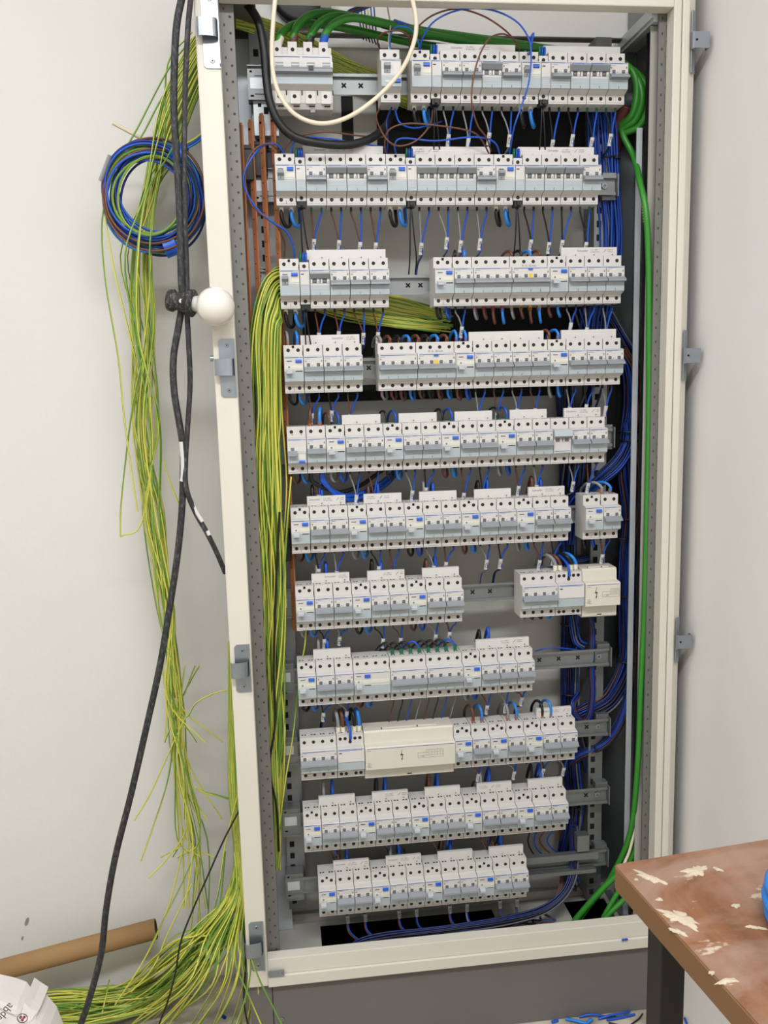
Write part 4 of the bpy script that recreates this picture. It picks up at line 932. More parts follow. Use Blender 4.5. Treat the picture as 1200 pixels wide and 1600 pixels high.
# ------------------------------------------------------------------ green feeder cables
GR = 0.0066
def green(pts, where, r=GR, colr=None):
    o = wire('feeder_cable', [P(*p) for p in pts], r, m_grn, 'thick green cable %s' % where, 'cable', 'thick green cables', n=12, k=7)
    if colr:
        a = P(*pts[0]); b = P(*pts[1]); d = (b - a).normalized()
        mb = MB(); mb.cyl(a, d * 0.016, r * 1.07, 14); mb.build('end_sleeve', colr, o)
    return o
for i, (u, lift, nm, cr) in enumerate([(434, 0, 'white', m_ivory), (456, 8, 'brown', mat('brown_sleeve', (96, 52, 44), .5)), (482, 4, 'black', m_blk), (505, 0, 'blue', m_tape)]):
    ps = {0: [(434, 72, .012), (440, 52, .015), (462, 38, .03), (500, 38, .045), (560, 48, .06), (640, 66, .08), (740, 80, .09), (860, 92, .09), (960, 104, .08), (1000, 120, .06), (1016, 150, .045), (1005, 190, .05), (975, 206, .07)],
          1: [(457, 71, .012), (462, 45, .012), (480, 26, .02), (510, 20, .03), (550, 26, .04), (620, 42, .06), (720, 56, .08), (830, 72, .09), (960, 98, .08), (1004, 125, .05), (1014, 160, .04), (1000, 196, .05), (975, 208, .07)],
          2: [(482, 72, .012), (487, 52, .010), (503, 33, .012), (530, 25, .02), (580, 32, .035), (650, 46, .06), (740, 60, .08), (850, 75, .09), (955, 90, .075), (990, 115, .05), (1003, 150, .04), (994, 185, .05), (972, 202, .07)],
          3: [(504, 71, .008), (509, 52, .004), (524, 36, 0), (552, 28, .005), (600, 36, .02), (660, 52, .05), (740, 66, .08), (860, 80, .085), (950, 92, .08), (985, 108, .05), (995, 140, .045), (988, 178, .05), (970, 196, .07)]}[i]
    green(ps, 'with %s end sleeve entering pole %s of the main switch' % (nm, ORD[i + 1]), GR, cr)
mb = MB(); a = P(612, 41, .03); b = P(598, 37, .027); mb.cyl(b, a - b, GR * 1.12, 12); tag(mb.build('tape_band', m_blk), 'black tape band around the top green cable left of the white cable loop', 'tape')
mb = MB(); a = P(640, 45, .045); b = P(616, 37, .028); mb.cyl(b, a - b, GR * 1.12, 12); tag(mb.build('tape_band', m_tape), 'blue tape band around the top green cable', 'tape')
green([(968, 190, .075), (975, 215, .065), (990, 245, .05), (1000, 285, .0), (1009, 330, -.02), (1013, 400, -.022), (1014, 500, -.022), (1014, 640, -.022), (1011, 800, -.022), (1007, 950, -.022), (1001, 1080, -.02), (996, 1200, -.018), (985, 1300, .0), (955, 1370, .03), (925, 1410, .035), (895, 1450, .04)], 'running alone down the right side of the cabinet', 0.0056)
mb = MB(); c0 = P(1007, 318, -.016); c1 = P(1010, 345, -.020)
for q in range(7): mb.cyl(c0.lerp(c1, q / 6), (c1 - c0).normalized() * 0.0014, 0.0060, 12)
tag(mb.build('yellow_marking_rings', m_yg_y), 'yellow spiral rings around the single green cable beside the third row', 'marking')
green([(1004, 1265, -.005), (998, 1310, 0), (980, 1350, .01), (945, 1385, .02), (905, 1430, .03), (890, 1452, .03)], 'entering the floor opening beside the first', 0.0062)
green([(1010, 1290, -.01), (1005, 1330, -.008), (985, 1365, 0), (962, 1400, .005), (940, 1440, .0), (930, 1462, 0)], 'crossing behind the table corner', 0.0054)
green([(1014, 1330, -.02), (1005, 1370, -.015), (985, 1395, -.01), (955, 1425, -.01), (930, 1452, -.008), (920, 1468, -.005)], 'lowest at the right of the floor opening', 0.0054)
wire('support_strap', [P(1013, 1225, -.006), P(1006, 1240, -.006), P(1000, 1262, -.006), P(985, 1325, .0), P(975, 1350, .0)], 0.003, m_ivory, 'white plastic strap lying over the green cables at the lower right', 'strap')
# maroon corrugated sleeve
mb = MB(); cs = spline([P(978, 165, .07), P(970, 185, .08), P(963, 205, .09), P(955, 235, .1)], 10); rad = [0.020 if i % 2 else 0.0165 for i in range(len(cs))]
mb.tube(cs, rad, 14, 0); tag(mb.build('corrugated_sleeve', m_maroon), 'maroon corrugated sleeve where the green cables bend at the upper right', 'sleeve')

# ------------------------------------------------------------------ copper bars with holders
for i, (u, v0, v1, Y) in enumerate([(375, 192, 600, .012), (391, 187, 600, .022), (408, 177, 600, .032), (426, 174, 985, .042)]):
    a = P(u, v0, Y); zb = P(456, v1, Y).z
    t = empty('copper_busbar', (a.x, Y, zb), 'vertical copper bar with drilled holes, %s from the left beside the breakers' % ORD[i + 1], 'busbar', 'copper bars'); t.rotation_euler = (0, 0, math.radians(-38))
    mb = MB(); h = a.z - zb; mb.box(-0.0050, 0.0050, -0.0019, 0.0019, 0, h - 0.004); mb.box(-0.0036, 0.0036, -0.0019, 0.0019, h - 0.004, h)
    mb.build('bar', m_cu, t, bevel=0.0006)
    mb = MB(); z = h - 0.016; q = 0
    while z > 0.02: mb.cyl((-0.001, -0.00195, z), (0, -0.0002, 0), 0.0024 if q == 0 else 0.0011, 10); z -= 0.025; q += 1
    mb.build('drilled_holes', m_hole, t)
for i, (u, v, Y) in enumerate([(384, 258, .0), (405, 252, .02), (425, 262, .035)]):
    mb = MB(); a = P(u, v, Y + .02); mb.box(a.x - 0.016, a.x + 0.014, a.y - 0.004, a.y + 0.022, a.z - 0.026, a.z + 0.026); mb.box(a.x - 0.010, a.x + 0.018, a.y + 0.0, a.y + 0.03, a.z + 0.026, a.z + 0.034)
    tag(mb.build('busbar_holder', m_blk, bevel=0.002), 'black insulating holder behind copper bars, %s from the left' % ORD[i + 1], 'holder', 'busbar holders')
mb = MB(); a = P(395, 150, .05); b = P(436, 212, .05); mb.box(a.x, b.x, 0.050, 0.069, b.z, a.z); mb.box(a.x + .008, a.x + .014, 0.0495, 0.05, a.z - .018, a.z - .012, 1); mb.box(a.x + .018, a.x + .026, 0.0495, 0.05, a.z - .030, a.z - .018, 1)
tag(mb.build('busbar_bracket', [m_galvl, m_hole], bevel=0.001), 'galvanised bracket behind the upper ends of the copper bars', 'bracket')
mb = MB(); a = P(446, 850, .05); mb.box(a.x - .01, a.x + .01, 0.03, 0.06, a.z - 0.03, a.z + 0.03); tag(mb.build('busbar_holder', m_blk, bevel=0.002), 'black holder beside the copper bar left of the sixth and seventh rows', 'holder', 'busbar holders')

# ------------------------------------------------------------------ yellow and green earth wires inside the cabinet
ry = random.Random(5)
for i in range(62):
    f = (i + .5) / 62; e = ry.random()
    d = (i % 5) / 5.0
    Y0 = 0.085 - 0.010 * d
    Y1 = 0.020 - 0.034 * d
    ta = 418 + 62 * f + ry.uniform(-3, 3)
    pos = 1 - f   # outermost at top = leftmost below
    def ux(l, rgt, jit): return l + (rgt - l) * (f * 0.85 + 0.15 * e) + ry.uniform(-jit, jit)
    pts = [P(700 + ry.uniform(-20, 10), 490 + 25 * f + ry.uniform(-6, 6), .105), P(620, 462 + 50 * f, .10), P(540, 448 + 50 * f + ry.uniform(-5, 5), Y0), P(470, 432 + 45 * f, Y0 - .015)]
    pts += [P(438 + 1 * f, ta, Y1 + .03), P(ux(408, 443, 2), 440 + 62 * f, Y1 + .012), P(ux(390, 441, 3), 520, Y1), P(ux(388, 442, 5), 640, Y1), P(ux(393, 444, 7), 760, Y1), P(ux(397, 446, 8), 900, Y1 + .002), P(ux(405, 443, 8), 1030, Y1 + .004), P(ux(412, 442, 7), 1140, Y1 + .01), P(ux(421, 440, 5), 1240, Y1 + .014), P(ux(428, 437, 3), 1330 + 30 * ry.random(), Y1 + .02)]
    ygwire(pts, 0.0016, 'yellow and green earth wire in the thick hanging bundle at the left inside the cabinet', 'earth wires in the inner bundle', k=4, seed=i)
wire('control_wire', [P(437, 800, -.012), P(432, 900, -.016), P(428, 1040, -.016), P(430, 1130, -.014), P(421, 1200, -.014), P(432, 1260, -.008), P(436, 1330, 0)], 0.0022, m_bkw, 'black wire running down within the yellow-green bundle inside the cabinet', 'wire')
# earth wires crossing behind the main switch
for i in range(36):
    f = i / 35; v = 26 + 34 * f
    pts = [P(368, 22 + 22 * f, .05), P(400, 26 + 26 * f + ry.uniform(-3, 3), .075), P(440, 40 + 32 * f + ry.uniform(-4, 4), .085), P(500, 72 + 34 * f + ry.uniform(-4, 4), .095), P(560, 100 + 30 * f + ry.uniform(-5, 5), .1), P(610, 118 + 40 * f, .105), P(650, 135 + 40 * f, .11)]
    ygwire(pts, 0.0016, 'yellow and green earth wire crossing behind the main switch', 'earth wires behind the main switch', k=4, seed=i)
# single long ones passing the left of the breakers
ygwire([P(455, 745, -.01), P(449, 820, -.012), P(444, 900, -.012), P(440, 1000, -.012), P(430, 1100, -.012)], 0.0017, 'single pale earth wire slanting down left of the sixth row', 'single earth wires', seed=2)
ygwire([P(478, 985, .02), P(476, 1010, .03), P(471, 1040, .035), P(464, 1090, .03), P(456, 1160, .02), P(446, 1220, .01), P(436, 1300, .01)], 0.0016, 'single earth wire passing left of the eighth and ninth rows', 'single earth wires', seed=3)

# ------------------------------------------------------------------ earth wires hanging outside, left of the cabinet
ro = random.Random(21)
for i in range(34):
    f = i / 33
    s = ro.uniform(-1, 1)
    yA = ro.uniform(.085, .15) if i % 9 else .012
    y0 = 20 + 130 * f
    u2 = 222 + 16 * s + (ro.uniform(-30, -10) if i % 7 == 0 else 0)
    u3 = 224 + 20 * s; u4 = 228 + 22 * ro.uniform(-1, 1); u5 = 240 + 18 * ro.uniform(-1, 1); u6 = 258 + 16 * ro.uniform(-1, 1); u7 = 272 + 14 * ro.uniform(-1, 1)
    endv = ro.choice([1000, 1120, 1240, 1300, 1380, 1440])
    pts = [P(365, 25 + 22 * f, .06), P(330, 45 + 60 * f, .07), P(302, 60 + 110 * f, yA), P(272 - 20 * (1 - f), 160 + 90 * f, yA), P(235 + 12 * s, 300, yA + .02), P(u2, 400, yA), P(u3, 520, yA), P(u4, 660, yA), P(u5, 800, yA), P(u6, 950, yA), P(u7, 1090, yA)]
    if endv > 1130: pts.append(P(286 + 14 * ro.uniform(-1, 1), 1200, yA))
    if endv > 1260: pts.append(P(300 + 24 * ro.uniform(-1, 1), 1310, yA))
    pts.append(P(300 + 50 * ro.uniform(-1, 1) - (40 if i % 6 == 0 else 0), endv + 40, min(yA, .10)))
    ygwire(pts, 0.0014, 'yellow and green earth wire hanging down the wall at the left of the cabinet', 'earth wires hanging on the wall', k=5, seed=i)
for i, pp in enumerate([[(300, 60), (262, 110), (215, 200), (182, 260), (160, 340), (165, 440), (185, 560), (195, 660), (215, 800)], [(300, 90), (255, 150), (220, 215), (190, 250), (168, 280), (165, 340), (178, 420), (192, 480), (212, 560)],
        [(300, 50), (262, 100), (258, 200), (250, 270), (240, 330), (236, 400), (232, 480), (222, 560), (205, 650), (190, 780), (188, 838)], [(255, 720), (268, 760), (285, 800)], [(235, 620), (238, 720), (220, 820), (188, 838)],
        [(290, 1120), (262, 1180), (235, 1240), (210, 1282)], [(272, 1150), (262, 1220), (240, 1290), (220, 1345)], [(288, 1200), (292, 1290), (262, 1340), (232, 1372)],
        [(355, 1078), (330, 1085), (305, 1100), (292, 1120), (275, 1105), (262, 1070)]]):
    ygwire([P(u, v, .04 + .004 * i) for u, v in pp], 0.0015, 'stray earth wire straying from the hanging bundle, %s of nine' % ORD[i + 1], 'stray earth wires', k=5, seed=i)
ygwire([P(364, 1250, .06), P(340, 1243, .06), P(318, 1238, .055), P(306, 1230, .05)], 0.002, 'short dark green wire end sticking out left of the cabinet', 'stray earth wires', seed=5, name='short_green_wire')
# lower bundle sweeping out of the cabinet side to the floor
for i in range(110):
    f = (i + .5) / 110; s = ro.uniform(-1, 1); e = ro.uniform(-1, 1)
    Y = 0.05 + 0.06 * ro.random()
    top = P(360 + 3 * s, 1000 + 60 * f, .08)
    fan = abs(s) ** 1.5
    kk = i % 4
    pts = [top, P(362 + 5 * s, 1140, .07), P(366 + 8 * s, 1240, .05), P(374 + 8 * s, 1330, .03)]
    if kk < 3:
        pts += [P(368 + 16 * e, 1400, .02), P(346 + 30 * e, 1452, .01)]
        zf = 0.012 + 0.03 * ro.random()
        u6 = 298 + 34 * e; v6 = 1504 + 26 * s
        pts += [P(u6, v6, .0 + .06 * ro.random())]
        pts += [PZ(235 + 30 * e, 1556 + 24 * s, zf + .006), PZ(165 + 15 * e, 1574 + 22 * s, zf), PZ(95, 1580 + 24 * s, zf), PZ(30, 1584 + 26 * s, zf)]
    else:
        pts += [P(376 + 10 * e, 1400, .0), P(360 + 34 * e, 1470, -.02), P(345 + 60 * e, 1540, -.05), PZ(300 + 110 * e, 1610 + 20 * s, 0.006)]
    for qi, q in enumerate(pts):
        if qi >= 5: q.x += ro.uniform(-.012, .012); q.y += ro.uniform(-.012, .012); q.z += ro.uniform(0, .014)
        if q.z < 0.004: q.z = 0.004
        if q.y > YB - 0.006: q.y = YB - 0.006
    ygwire(pts, 0.0016, 'yellow and green earth wire sweeping out of the cabinet side onto the floor', 'earth wires piled on the floor', k=5, seed=i)
for i, pp in enumerate([[(392, 1495, -.075), (405, 1530, -.085), (420, 1560, -.095), (442, 1604, -.11)], [(391, 1490, -.07), (390, 1530, -.08), (380, 1570, -.09), (366, 1606, -.1)], [(376, 1440, -.01), (368, 1500, -.04), (386, 1550, -.07), (410, 1606, -.1)], [(372, 1240, .03), (352, 1320, .02), (340, 1400, .02), (318, 1470, .01), (300, 1500, .0)],
        [(300, 1380, .09), (262, 1460, .06), (240, 1510, .05), (205, 1550, .05)], [(285, 1330, .09), (262, 1420, .07), (225, 1500, .06), (180, 1570, .05)], [(352, 1330, .03), (342, 1420, .02), (315, 1472, .02)], [(171, 1530, .08), (165, 1560, .07), (158, 1590, .05)]]):
    q = [P(*p) for p in pp]
    for v in q: v.z = max(v.z, .004)
    ygwire(q, 0.0016, 'loose earth wire end near the floor at the left, %s of eight' % ORD[i + 1], 'loose earth wire ends', seed=i)

# ------------------------------------------------------------------ coil of wires on the wall
cc = P(240, 308, .045)
t = empty('wire_coil', cc, 'round coil of blue, brown and yellow-green wires bound with blue tape hanging on the wall', 'wire coil')
rc = random.Random(9)
cols = [(m_blue, 0), (m_dblue, 0), (YG, 1), (m_brown, 0), (m_blue, 0), (YG, 1), (m_sky, 0), (m_dblue, 0), (YG, 1), (m_brown, 0), (m_blue, 0), (YG, 1), (m_dblue, 0), (YG, 1), (m_blue, 0), (m_brown, 0), (m_dblue, 0), (YG, 1), (m_blue, 0), (YG, 1), (m_dblue, 0), (m_sky, 0), (YG, 1), (m_brown, 0), (m_dblue, 0)]
for i, (mt, yg) in enumerate(cols):
    ra = 0.058 + 0.033 * (i / 24); ph = rc.uniform(0, 6); ex = rc.uniform(-.006, .006); ez = rc.uniform(-.006, .006); pts = []
    for k in range(25):
        a = 2 * PI * k / 24; j = 0.004 * math.sin(2 * a + ph)
        pts.append(((ra + j) * math.cos(a) * 0.98 + ex * (1 - math.sin(a)) * .5, 0.012 * math.sin(i * 2.4) + .004 * math.sin(a + ph), (ra + j) * math.sin(a) * 1.04 - ez * .3))
    pts[-1] = pts[0]
    mb = MB(); mb.tube(spline(pts, 3), 0.0022, 8, 0, [0, 0, 0, 0, 1, 1, 1, 1] if yg else None); mb.build('coil_strand', mt, t)
for nm, an in (('lower', -1.28), ('upper', 0.98)):
    c = Vector((math.cos(an) * .084, 0, math.sin(an) * .088)); d = Vector((-math.sin(an), 0, math.cos(an)))
    mb = MB(); mb.tube([c - d * .011, c - d * .004, c + d * .004, c + d * .011], [.0175, .0165, .0165, .0175], 14, 0, flat=1.0); o = mb.build('blue_tape_band', m_tape, t)
c = Vector((math.cos(2.62) * .088, -.014, math.sin(2.62) * .09)); mb = MB(); d = Vector((.0095, 0, .021)); mb.tube([c - d, c, c + d], 0.0042, 10, 0, flat=.6); mb.build('grey_marker_sleeve', m_gray, t)
for k, (mt, dz) in enumerate(((m_blue, 0), (YG, .004), (m_sky, -.004))):
    mb = MB(); mb.tube(spline([(.045, 0, .078 + dz), (.075, 0.0, .092 + dz), (.10, .005, .112 + dz), (.125, .01, .130 + dz)], 5), .0019, 8, 0, [0, 0, 0, 0, 1, 1, 1, 1] if mt is YG else None); mb.build('coil_tail', mt, t)
wire('cable_stub', [P(176, 192, .05), P(200, 205, .06), P(232, 222, .07)], 0.0035, m_ivory, 'grey-white cable stub sticking out above the wire coil', 'cable')

# ------------------------------------------------------------------ festoon cable with lamp holder and bulb
YC = -0.075
wire('festoon_cable', [P(288, -20, YC), P(276, 40, YC), P(272, 120, YC), (P(272, 180, YC)), P(277, 260, YC), P(281, 340, YC), P(283, 430, YC), P(285, 470, YC), P(279, 510, YC), P(271, 560, YC), P(272, 610, YC), P(280, 660, YC), P(286, 700, YC), P(286, 745, YC), P(284, 800, YC), P(277, 870, YC), P(265, 950, YC), P(250, 1040, YC), P(228, 1140, YC), P(205, 1240, YC), P(180, 1340, YC), P(166, 1420, YC), P(158, 1490, YC), P(140, 1560, YC), P(122, 1612, YC)],
     0.0058, m_dusty, 'thick dusty black cable hanging in front of the wall and falling to the floor', 'cable', n=10)
wire('festoon_cable', [P(300, -20, YC), P(294, 40, YC), P(290, 120, YC), P(288, 220, YC), P(289, 340, YC), P(292, 430, YC + .004), P(292, 480, YC), P(295, 540, YC), P(297, 600, YC), P(293, 670, YC), P(290, 720, YC), P(291, 762, YC - .008), P(305, 800, YC), P(322, 830, YC), P(338, 862, YC + .01), P(352, 895, YC + .03)],
     0.0044, m_dusty, 'thinner dusty black cable hanging beside the thick one and branching right behind the frame', 'cable', n=10)
wire('control_wire', [P(376, 1262, .02), P(350, 1312, 0), P(325, 1368, -.02), P(302, 1420, -.03), P(283, 1470, -.04), P(274, 1520, -.05), P(262, 1565, -.06), P(244, 1612, -.06)], 0.0018, m_bkw, 'thin black wire crossing the yellow-green wires down to the floor', 'wire')
wire('control_wire', [P(380, 1440, .0), P(384, 1500, -.03), P(381, 1560, -.06), P(388, 1606, -.07)], 0.0018, m_bkw, 'thin black wire along the left edge of the plinth', 'wire')
for nm_, pts_, rr__ in (('on the thick hanging cable', [(284, 690), (286, 715), (286, 740), (285, 752)], .0061), ('on the branching cable', [(296, 778), (306, 798), (316, 815)], .0047), ('near the end of the branching cable', [(324, 829), (327, 836)], .0047)):
    mb = MB(); pp_ = [P(u, v, YC - .0015) for u, v in pts_]; mb.tube(spline(pp_, 3), rr__ * .8, 7, 0); tag(mb.build('paint_mark', m_white), 'white paint mark %s' % nm_, 'paint mark')
h0 = P(272, 470, YC - .004); ax = (P(330, 478, YC - .02) - h0).normalized()
t = empty('lamp_holder', h0, 'dusty black lamp holder clamped to the hanging cable beside the cabinet frame', 'lamp holder')
mb = MB(); mb.lathe((0, 0, 0), ax, [(-.010, .002), (-.009, .017), (-.001, .0185), (.003, .015), (.008, .0145), (.020, .0170), (.024, .0175), (.025, .022), (.033, .0225), (.035, .020), (.035, .010)], 22); mb.build('socket', m_bakel, t)
mb = MB(); mb.cyl((ax * .014) + Vector((0, -.013, 0)), (0, -.004, 0), .0034, 10); mb.cyl((ax * .020) + Vector((0, -.0125, -.004)), (0, -.004, 0), .002, 10); mb.build('white_screw', m_white, t)
b0 = h0 + ax * .031
t = empty('light_bulb', b0, 'frosted white round light bulb screwed into the black lamp holder', 'light bulb')
mb = MB(); R_ = 0.0315; cen = 0.040
import math as _m
prof = [(0.0, .0125), (.007, .0130)] + [(cen - R_ * _m.cos(a_), R_ * _m.sin(a_)) for a_ in [0.50 + (PI - 0.52) * k / 17 for k in range(18)]]
mb.lathe((0, 0, 0), ax, prof, 36); mb.build('glass_globe', m_bulb, t)
mb = MB(); mb.lathe((0, 0, 0), ax, [(-.001, .0120), (.012, .0136), (.0135, .0132)], 24); mb.build('white_collar', m_white, t)

# ------------------------------------------------------------------ ivory cable loop and black conduit at the top
YW = -0.07
wire('ivory_cable', [P(432, -20, YW), P(428, 20, YW), P(425, 70, YW), P(427, 115, YW), P(438, 150, YW), P(460, 178, YW), P(492, 192, YW), P(525, 190, YW), P(560, 174, YW), P(600, 142, YW), P(630, 105, YW), P(647, 65, YW), P(650, 30, YW), P(640, -20, YW)], 0.0036, m_ivory, 'ivory cable hanging in a big loop in front of the top row', 'cable', n=10)
wire('black_cable', [P(372, -20, .0), P(386, 5, .0), P(404, 35, -.004), P(413, 80, -.008), P(416, 120, -.008), P(422, 160, -.01), P(436, 192, -.01), P(460, 214, -.008), P(500, 224, -.004), P(545, 226, .005), P(580, 216, .02), P(605, 195, .045), P(615, 170, .07)], 0.0072, m_blk, 'thick black cable curving from the roof down to under the main switch', 'cable', n=12)
mb = MB(); c = P(470, -14, YB - .022); mb.lathe(c, (0, 1, 0), [(0, .046), (.003, .056), (.018, .056), (.020, .040)], 30); tag(mb.build('cable_gland', m_blk), 'large black cable entry ring on the wall above the main switch', 'cable entry')
mb = MB(); a = P(500, -5, .12); b = P(517, 16, .12); mb.box(a.x, b.x, .11, .125, b.z, a.z + .02); tag(mb.build('roof_bracket', m_perf), 'short grey bracket under the roof beside the cable entry ring', 'bracket')
for i, (mt, cn, dv) in enumerate(((m_blue, 'blue', 0), (m_bkw, 'black', 3), (m_brown, 'brown', 5), (m_blue, 'bright blue', 9))):
    wire('insulated_wire', [P(535, 24 + dv, .1), P(550, 14 + dv, .09), P(575, 6 + dv * .6, .085), P(605, -6 + dv * .5, .08), P(620, -20, .08)], 0.0018, mt, '%s wire rising through the roof beside the cable entry' % cn, 'wire', 'wires through the roof')
for i in range(6):
    u = 558 + 5 * i; mt = (m_blue, YG, m_dblue, YG, m_blue, m_dblue)[i]
    pts = [P(u, -12, .12), P(u + 2, 20, .12), P(u + 6, 45 + 3 * i, .12), P(u + 10, 62 + 2 * i, .12)]
    if mt is YG: ygwire(pts, .0014, 'earth wire end hanging against the back plate below the roof', 'wire ends below the roof', seed=i)
    else: wire('insulated_wire', pts, .0014, mt, '%s wire end hanging against the back plate below the roof' % ('blue' if i != 2 else 'dark blue'), 'wire', 'wire ends below the roof, blue')

# loose thin wires around the top rows
def thin(pts, mt, cn, where, r=0.0015): wire('loose_wire', [P(*p) for p in pts], r, mt, 'loose thin %s wire %s' % (cn, where), 'wire')
thin([(656, 82, .01), (660, 60, -.01), (680, 32, -.03), (720, 15, -.035), (765, 15, -.035), (805, 32, -.04), (826, 60, -.04), (830, 90, -.04), (826, 130, -.04), (815, 165, -.035), (803, 200, -.03), (796, 242, .01)], m_blue, 'blue', 'arching high over the top row and dropping in front of it')
thin([(640, 78, .03), (641, 62, .0), (655, 40, -.02), (680, 22, -.03), (715, 14, -.03), (755, 25, -.03), (790, 48, -.02), (808, 70, 0), (812, 84, .02)], m_brown, 'brown', 'arching over the top row')
thin([(802, 60, -.01), (785, 53, -.03), (765, 60, -.04), (750, 85, -.045), (740, 120, -.045), (737, 160, -.045), (746, 195, -.035), (760, 215, -.02), (767, 236, .01)], m_brown, 'brown', 'looping down in front of the left long breaker block')
thin([(830, 70, -.04), (834, 52, -.045), (829, 60, -.04), (828, 84, -.02), (820, 80, .02)], m_blue, 'blue', 'with a short upright tip above the top row', 0.0014)
thin([(593, 170, .02), (588, 185, 0), (602, 215, -.02), (622, 228, -.02), (650, 220, -.02), (672, 195, -.015), (676, 172, .01)], m_brown, 'brown', 'looping below the lone breaker of the top row')
thin([(602, 238, .01), (602, 215, -.01), (612, 200, -.015), (640, 193, -.02), (690, 197, -.02), (735, 205, -.015), (752, 218, -.005), (764, 240, .01)], m_brown, 'brown', 'running level under the top row')
thin([(619, 242, .01), (617, 225, -.01), (630, 216, -.015), (680, 220, -.02), (740, 214, -.02), (772, 222, -.01), (782, 244, .01)], m_blue, 'blue', 'running level under the top row')
thin([(612, 168, .02), (604, 190, 0), (606, 215, 0), (604, 240, .01)], m_dblue, 'dark blue', 'between the lone breaker and the second row')
thin([(617, 170, .02), (625, 192, 0), (650, 200, .02), (690, 190, .05)], m_blue, 'blue', 'curving right from the lone breaker')
thin([(595, 80, .03), (590, 65, .01), (598, 52, -.005), (625, 48, -.01), (640, 60, 0), (645, 76, .02)], m_brown, 'brown', 'bridging the lone breaker and the long block')
thin([(610, 80, .02), (610, 55, .01), (620, 42, 0), (640, 45, .0), (652, 62, .0), (656, 82, .02)], m_sky, 'light blue', 'bridging the lone breaker and the long block')
thin([(608, 80, .02), (607, 60, .02), (610, 40, .02), (606, 15, .02), (602, -15, .02)], m_ivory, 'pale yellow', 'rising from the lone breaker to the roof')
thin([(438, 242, .01), (425, 226, -.01), (405, 228, -.015), (388, 248, -.02), (383, 280, -.02), (392, 318, -.02), (415, 340, -.015), (432, 352, 0), (445, 380, .02), (444, 402, .03)], m_brown, 'brown', 'looping left over the copper bars')
thin([(446, 242, .01), (432, 226, .0), (415, 226, -.005), (398, 240, -.016), (381, 272, -.022), (385, 300, -.022), (405, 330, -.018), (430, 350, -.01), (448, 362, 0), (458, 385, .01), (460, 405, .02)], m_blue, 'blue', 'looping left over the copper bars', 0.0017)
thin([(441, 242, .01), (450, 225, .0), (470, 212, -.005), (510, 206, -.01), (560, 212, .01), (600, 214, .03)], m_brown, 'brown', 'curving right above the second row')
thin([(456, 242, .01), (458, 225, .0), (475, 215, -.002), (510, 216, -.005), (560, 224, .01), (600, 230, .03)], m_blue, 'blue', 'curving right above the second row')
thin([(836, 1017, .06), (860, 1012, .05), (890, 1014, .055), (915, 1018, .06)], m_blue, 'blue', 'crossing above the exposed rail of the eighth row')
# thick blue pair swinging below the fifth row
for k, (dv, mt, cn) in enumerate(((0, m_blue, 'upper blue'), (6, m_blue, 'lower blue'), (-6, m_bkw, 'black'))):
    u0 = 502 + (3 if k == 1 else 0) - (16 if k == 2 else 0)
    wire('feeder_wire', [P(u0, 736, .02), P(u0 + 2, 752, .02), P(u0 + 20 + k, 768 + dv, .03), P(u0 + 46, 775 + dv, .045), P(u0 + 78, 764 + dv, .06), P(u0 + 105, 745 + dv, .075), P(u0 + 125, 725, .085)], 0.0042, mt, 'thick %s wire swinging in a wide curve below the left of the fifth row' % cn, 'wire')

# ------------------------------------------------------------------ cardboard tube, sack, debris
a = P(244, 1451, .135); e = P(-60, 1532, .10); d = e - a
t = empty('cardboard_tube', a, 'long brown cardboard tube leaning against the wall at the lower left', 'tube')
mb = MB(); n = 28; ax = d.normalized(); u_ = ax.orthogonal().normalized(); v_ = ax.cross(u_); Rr = 0.0205; vs = []
for rad_, off in ((Rr, 0), (Rr, 1), (Rr - .0025, 1), (Rr - .0025, 0)):
    for i in range(n): an = 2 * PI * i / n; vs.append(d * off + (u_ * math.cos(an) + v_ * math.sin(an)) * rad_)
fs = []; mi = []
for k in range(4):
    for i in range(n): fs.append((k * n + i, k * n + (i + 1) % n, ((k + 1) % 4) * n + (i + 1) % n, ((k + 1) % 4) * n + i)); mi.append(1 if k == 2 else 0)
mb.add(vs, fs, mi, False)
o = mb.build('tube_wall', [m_card, m_cardin], t)
for p_ in o.data.polygons: p_.use_smooth = True
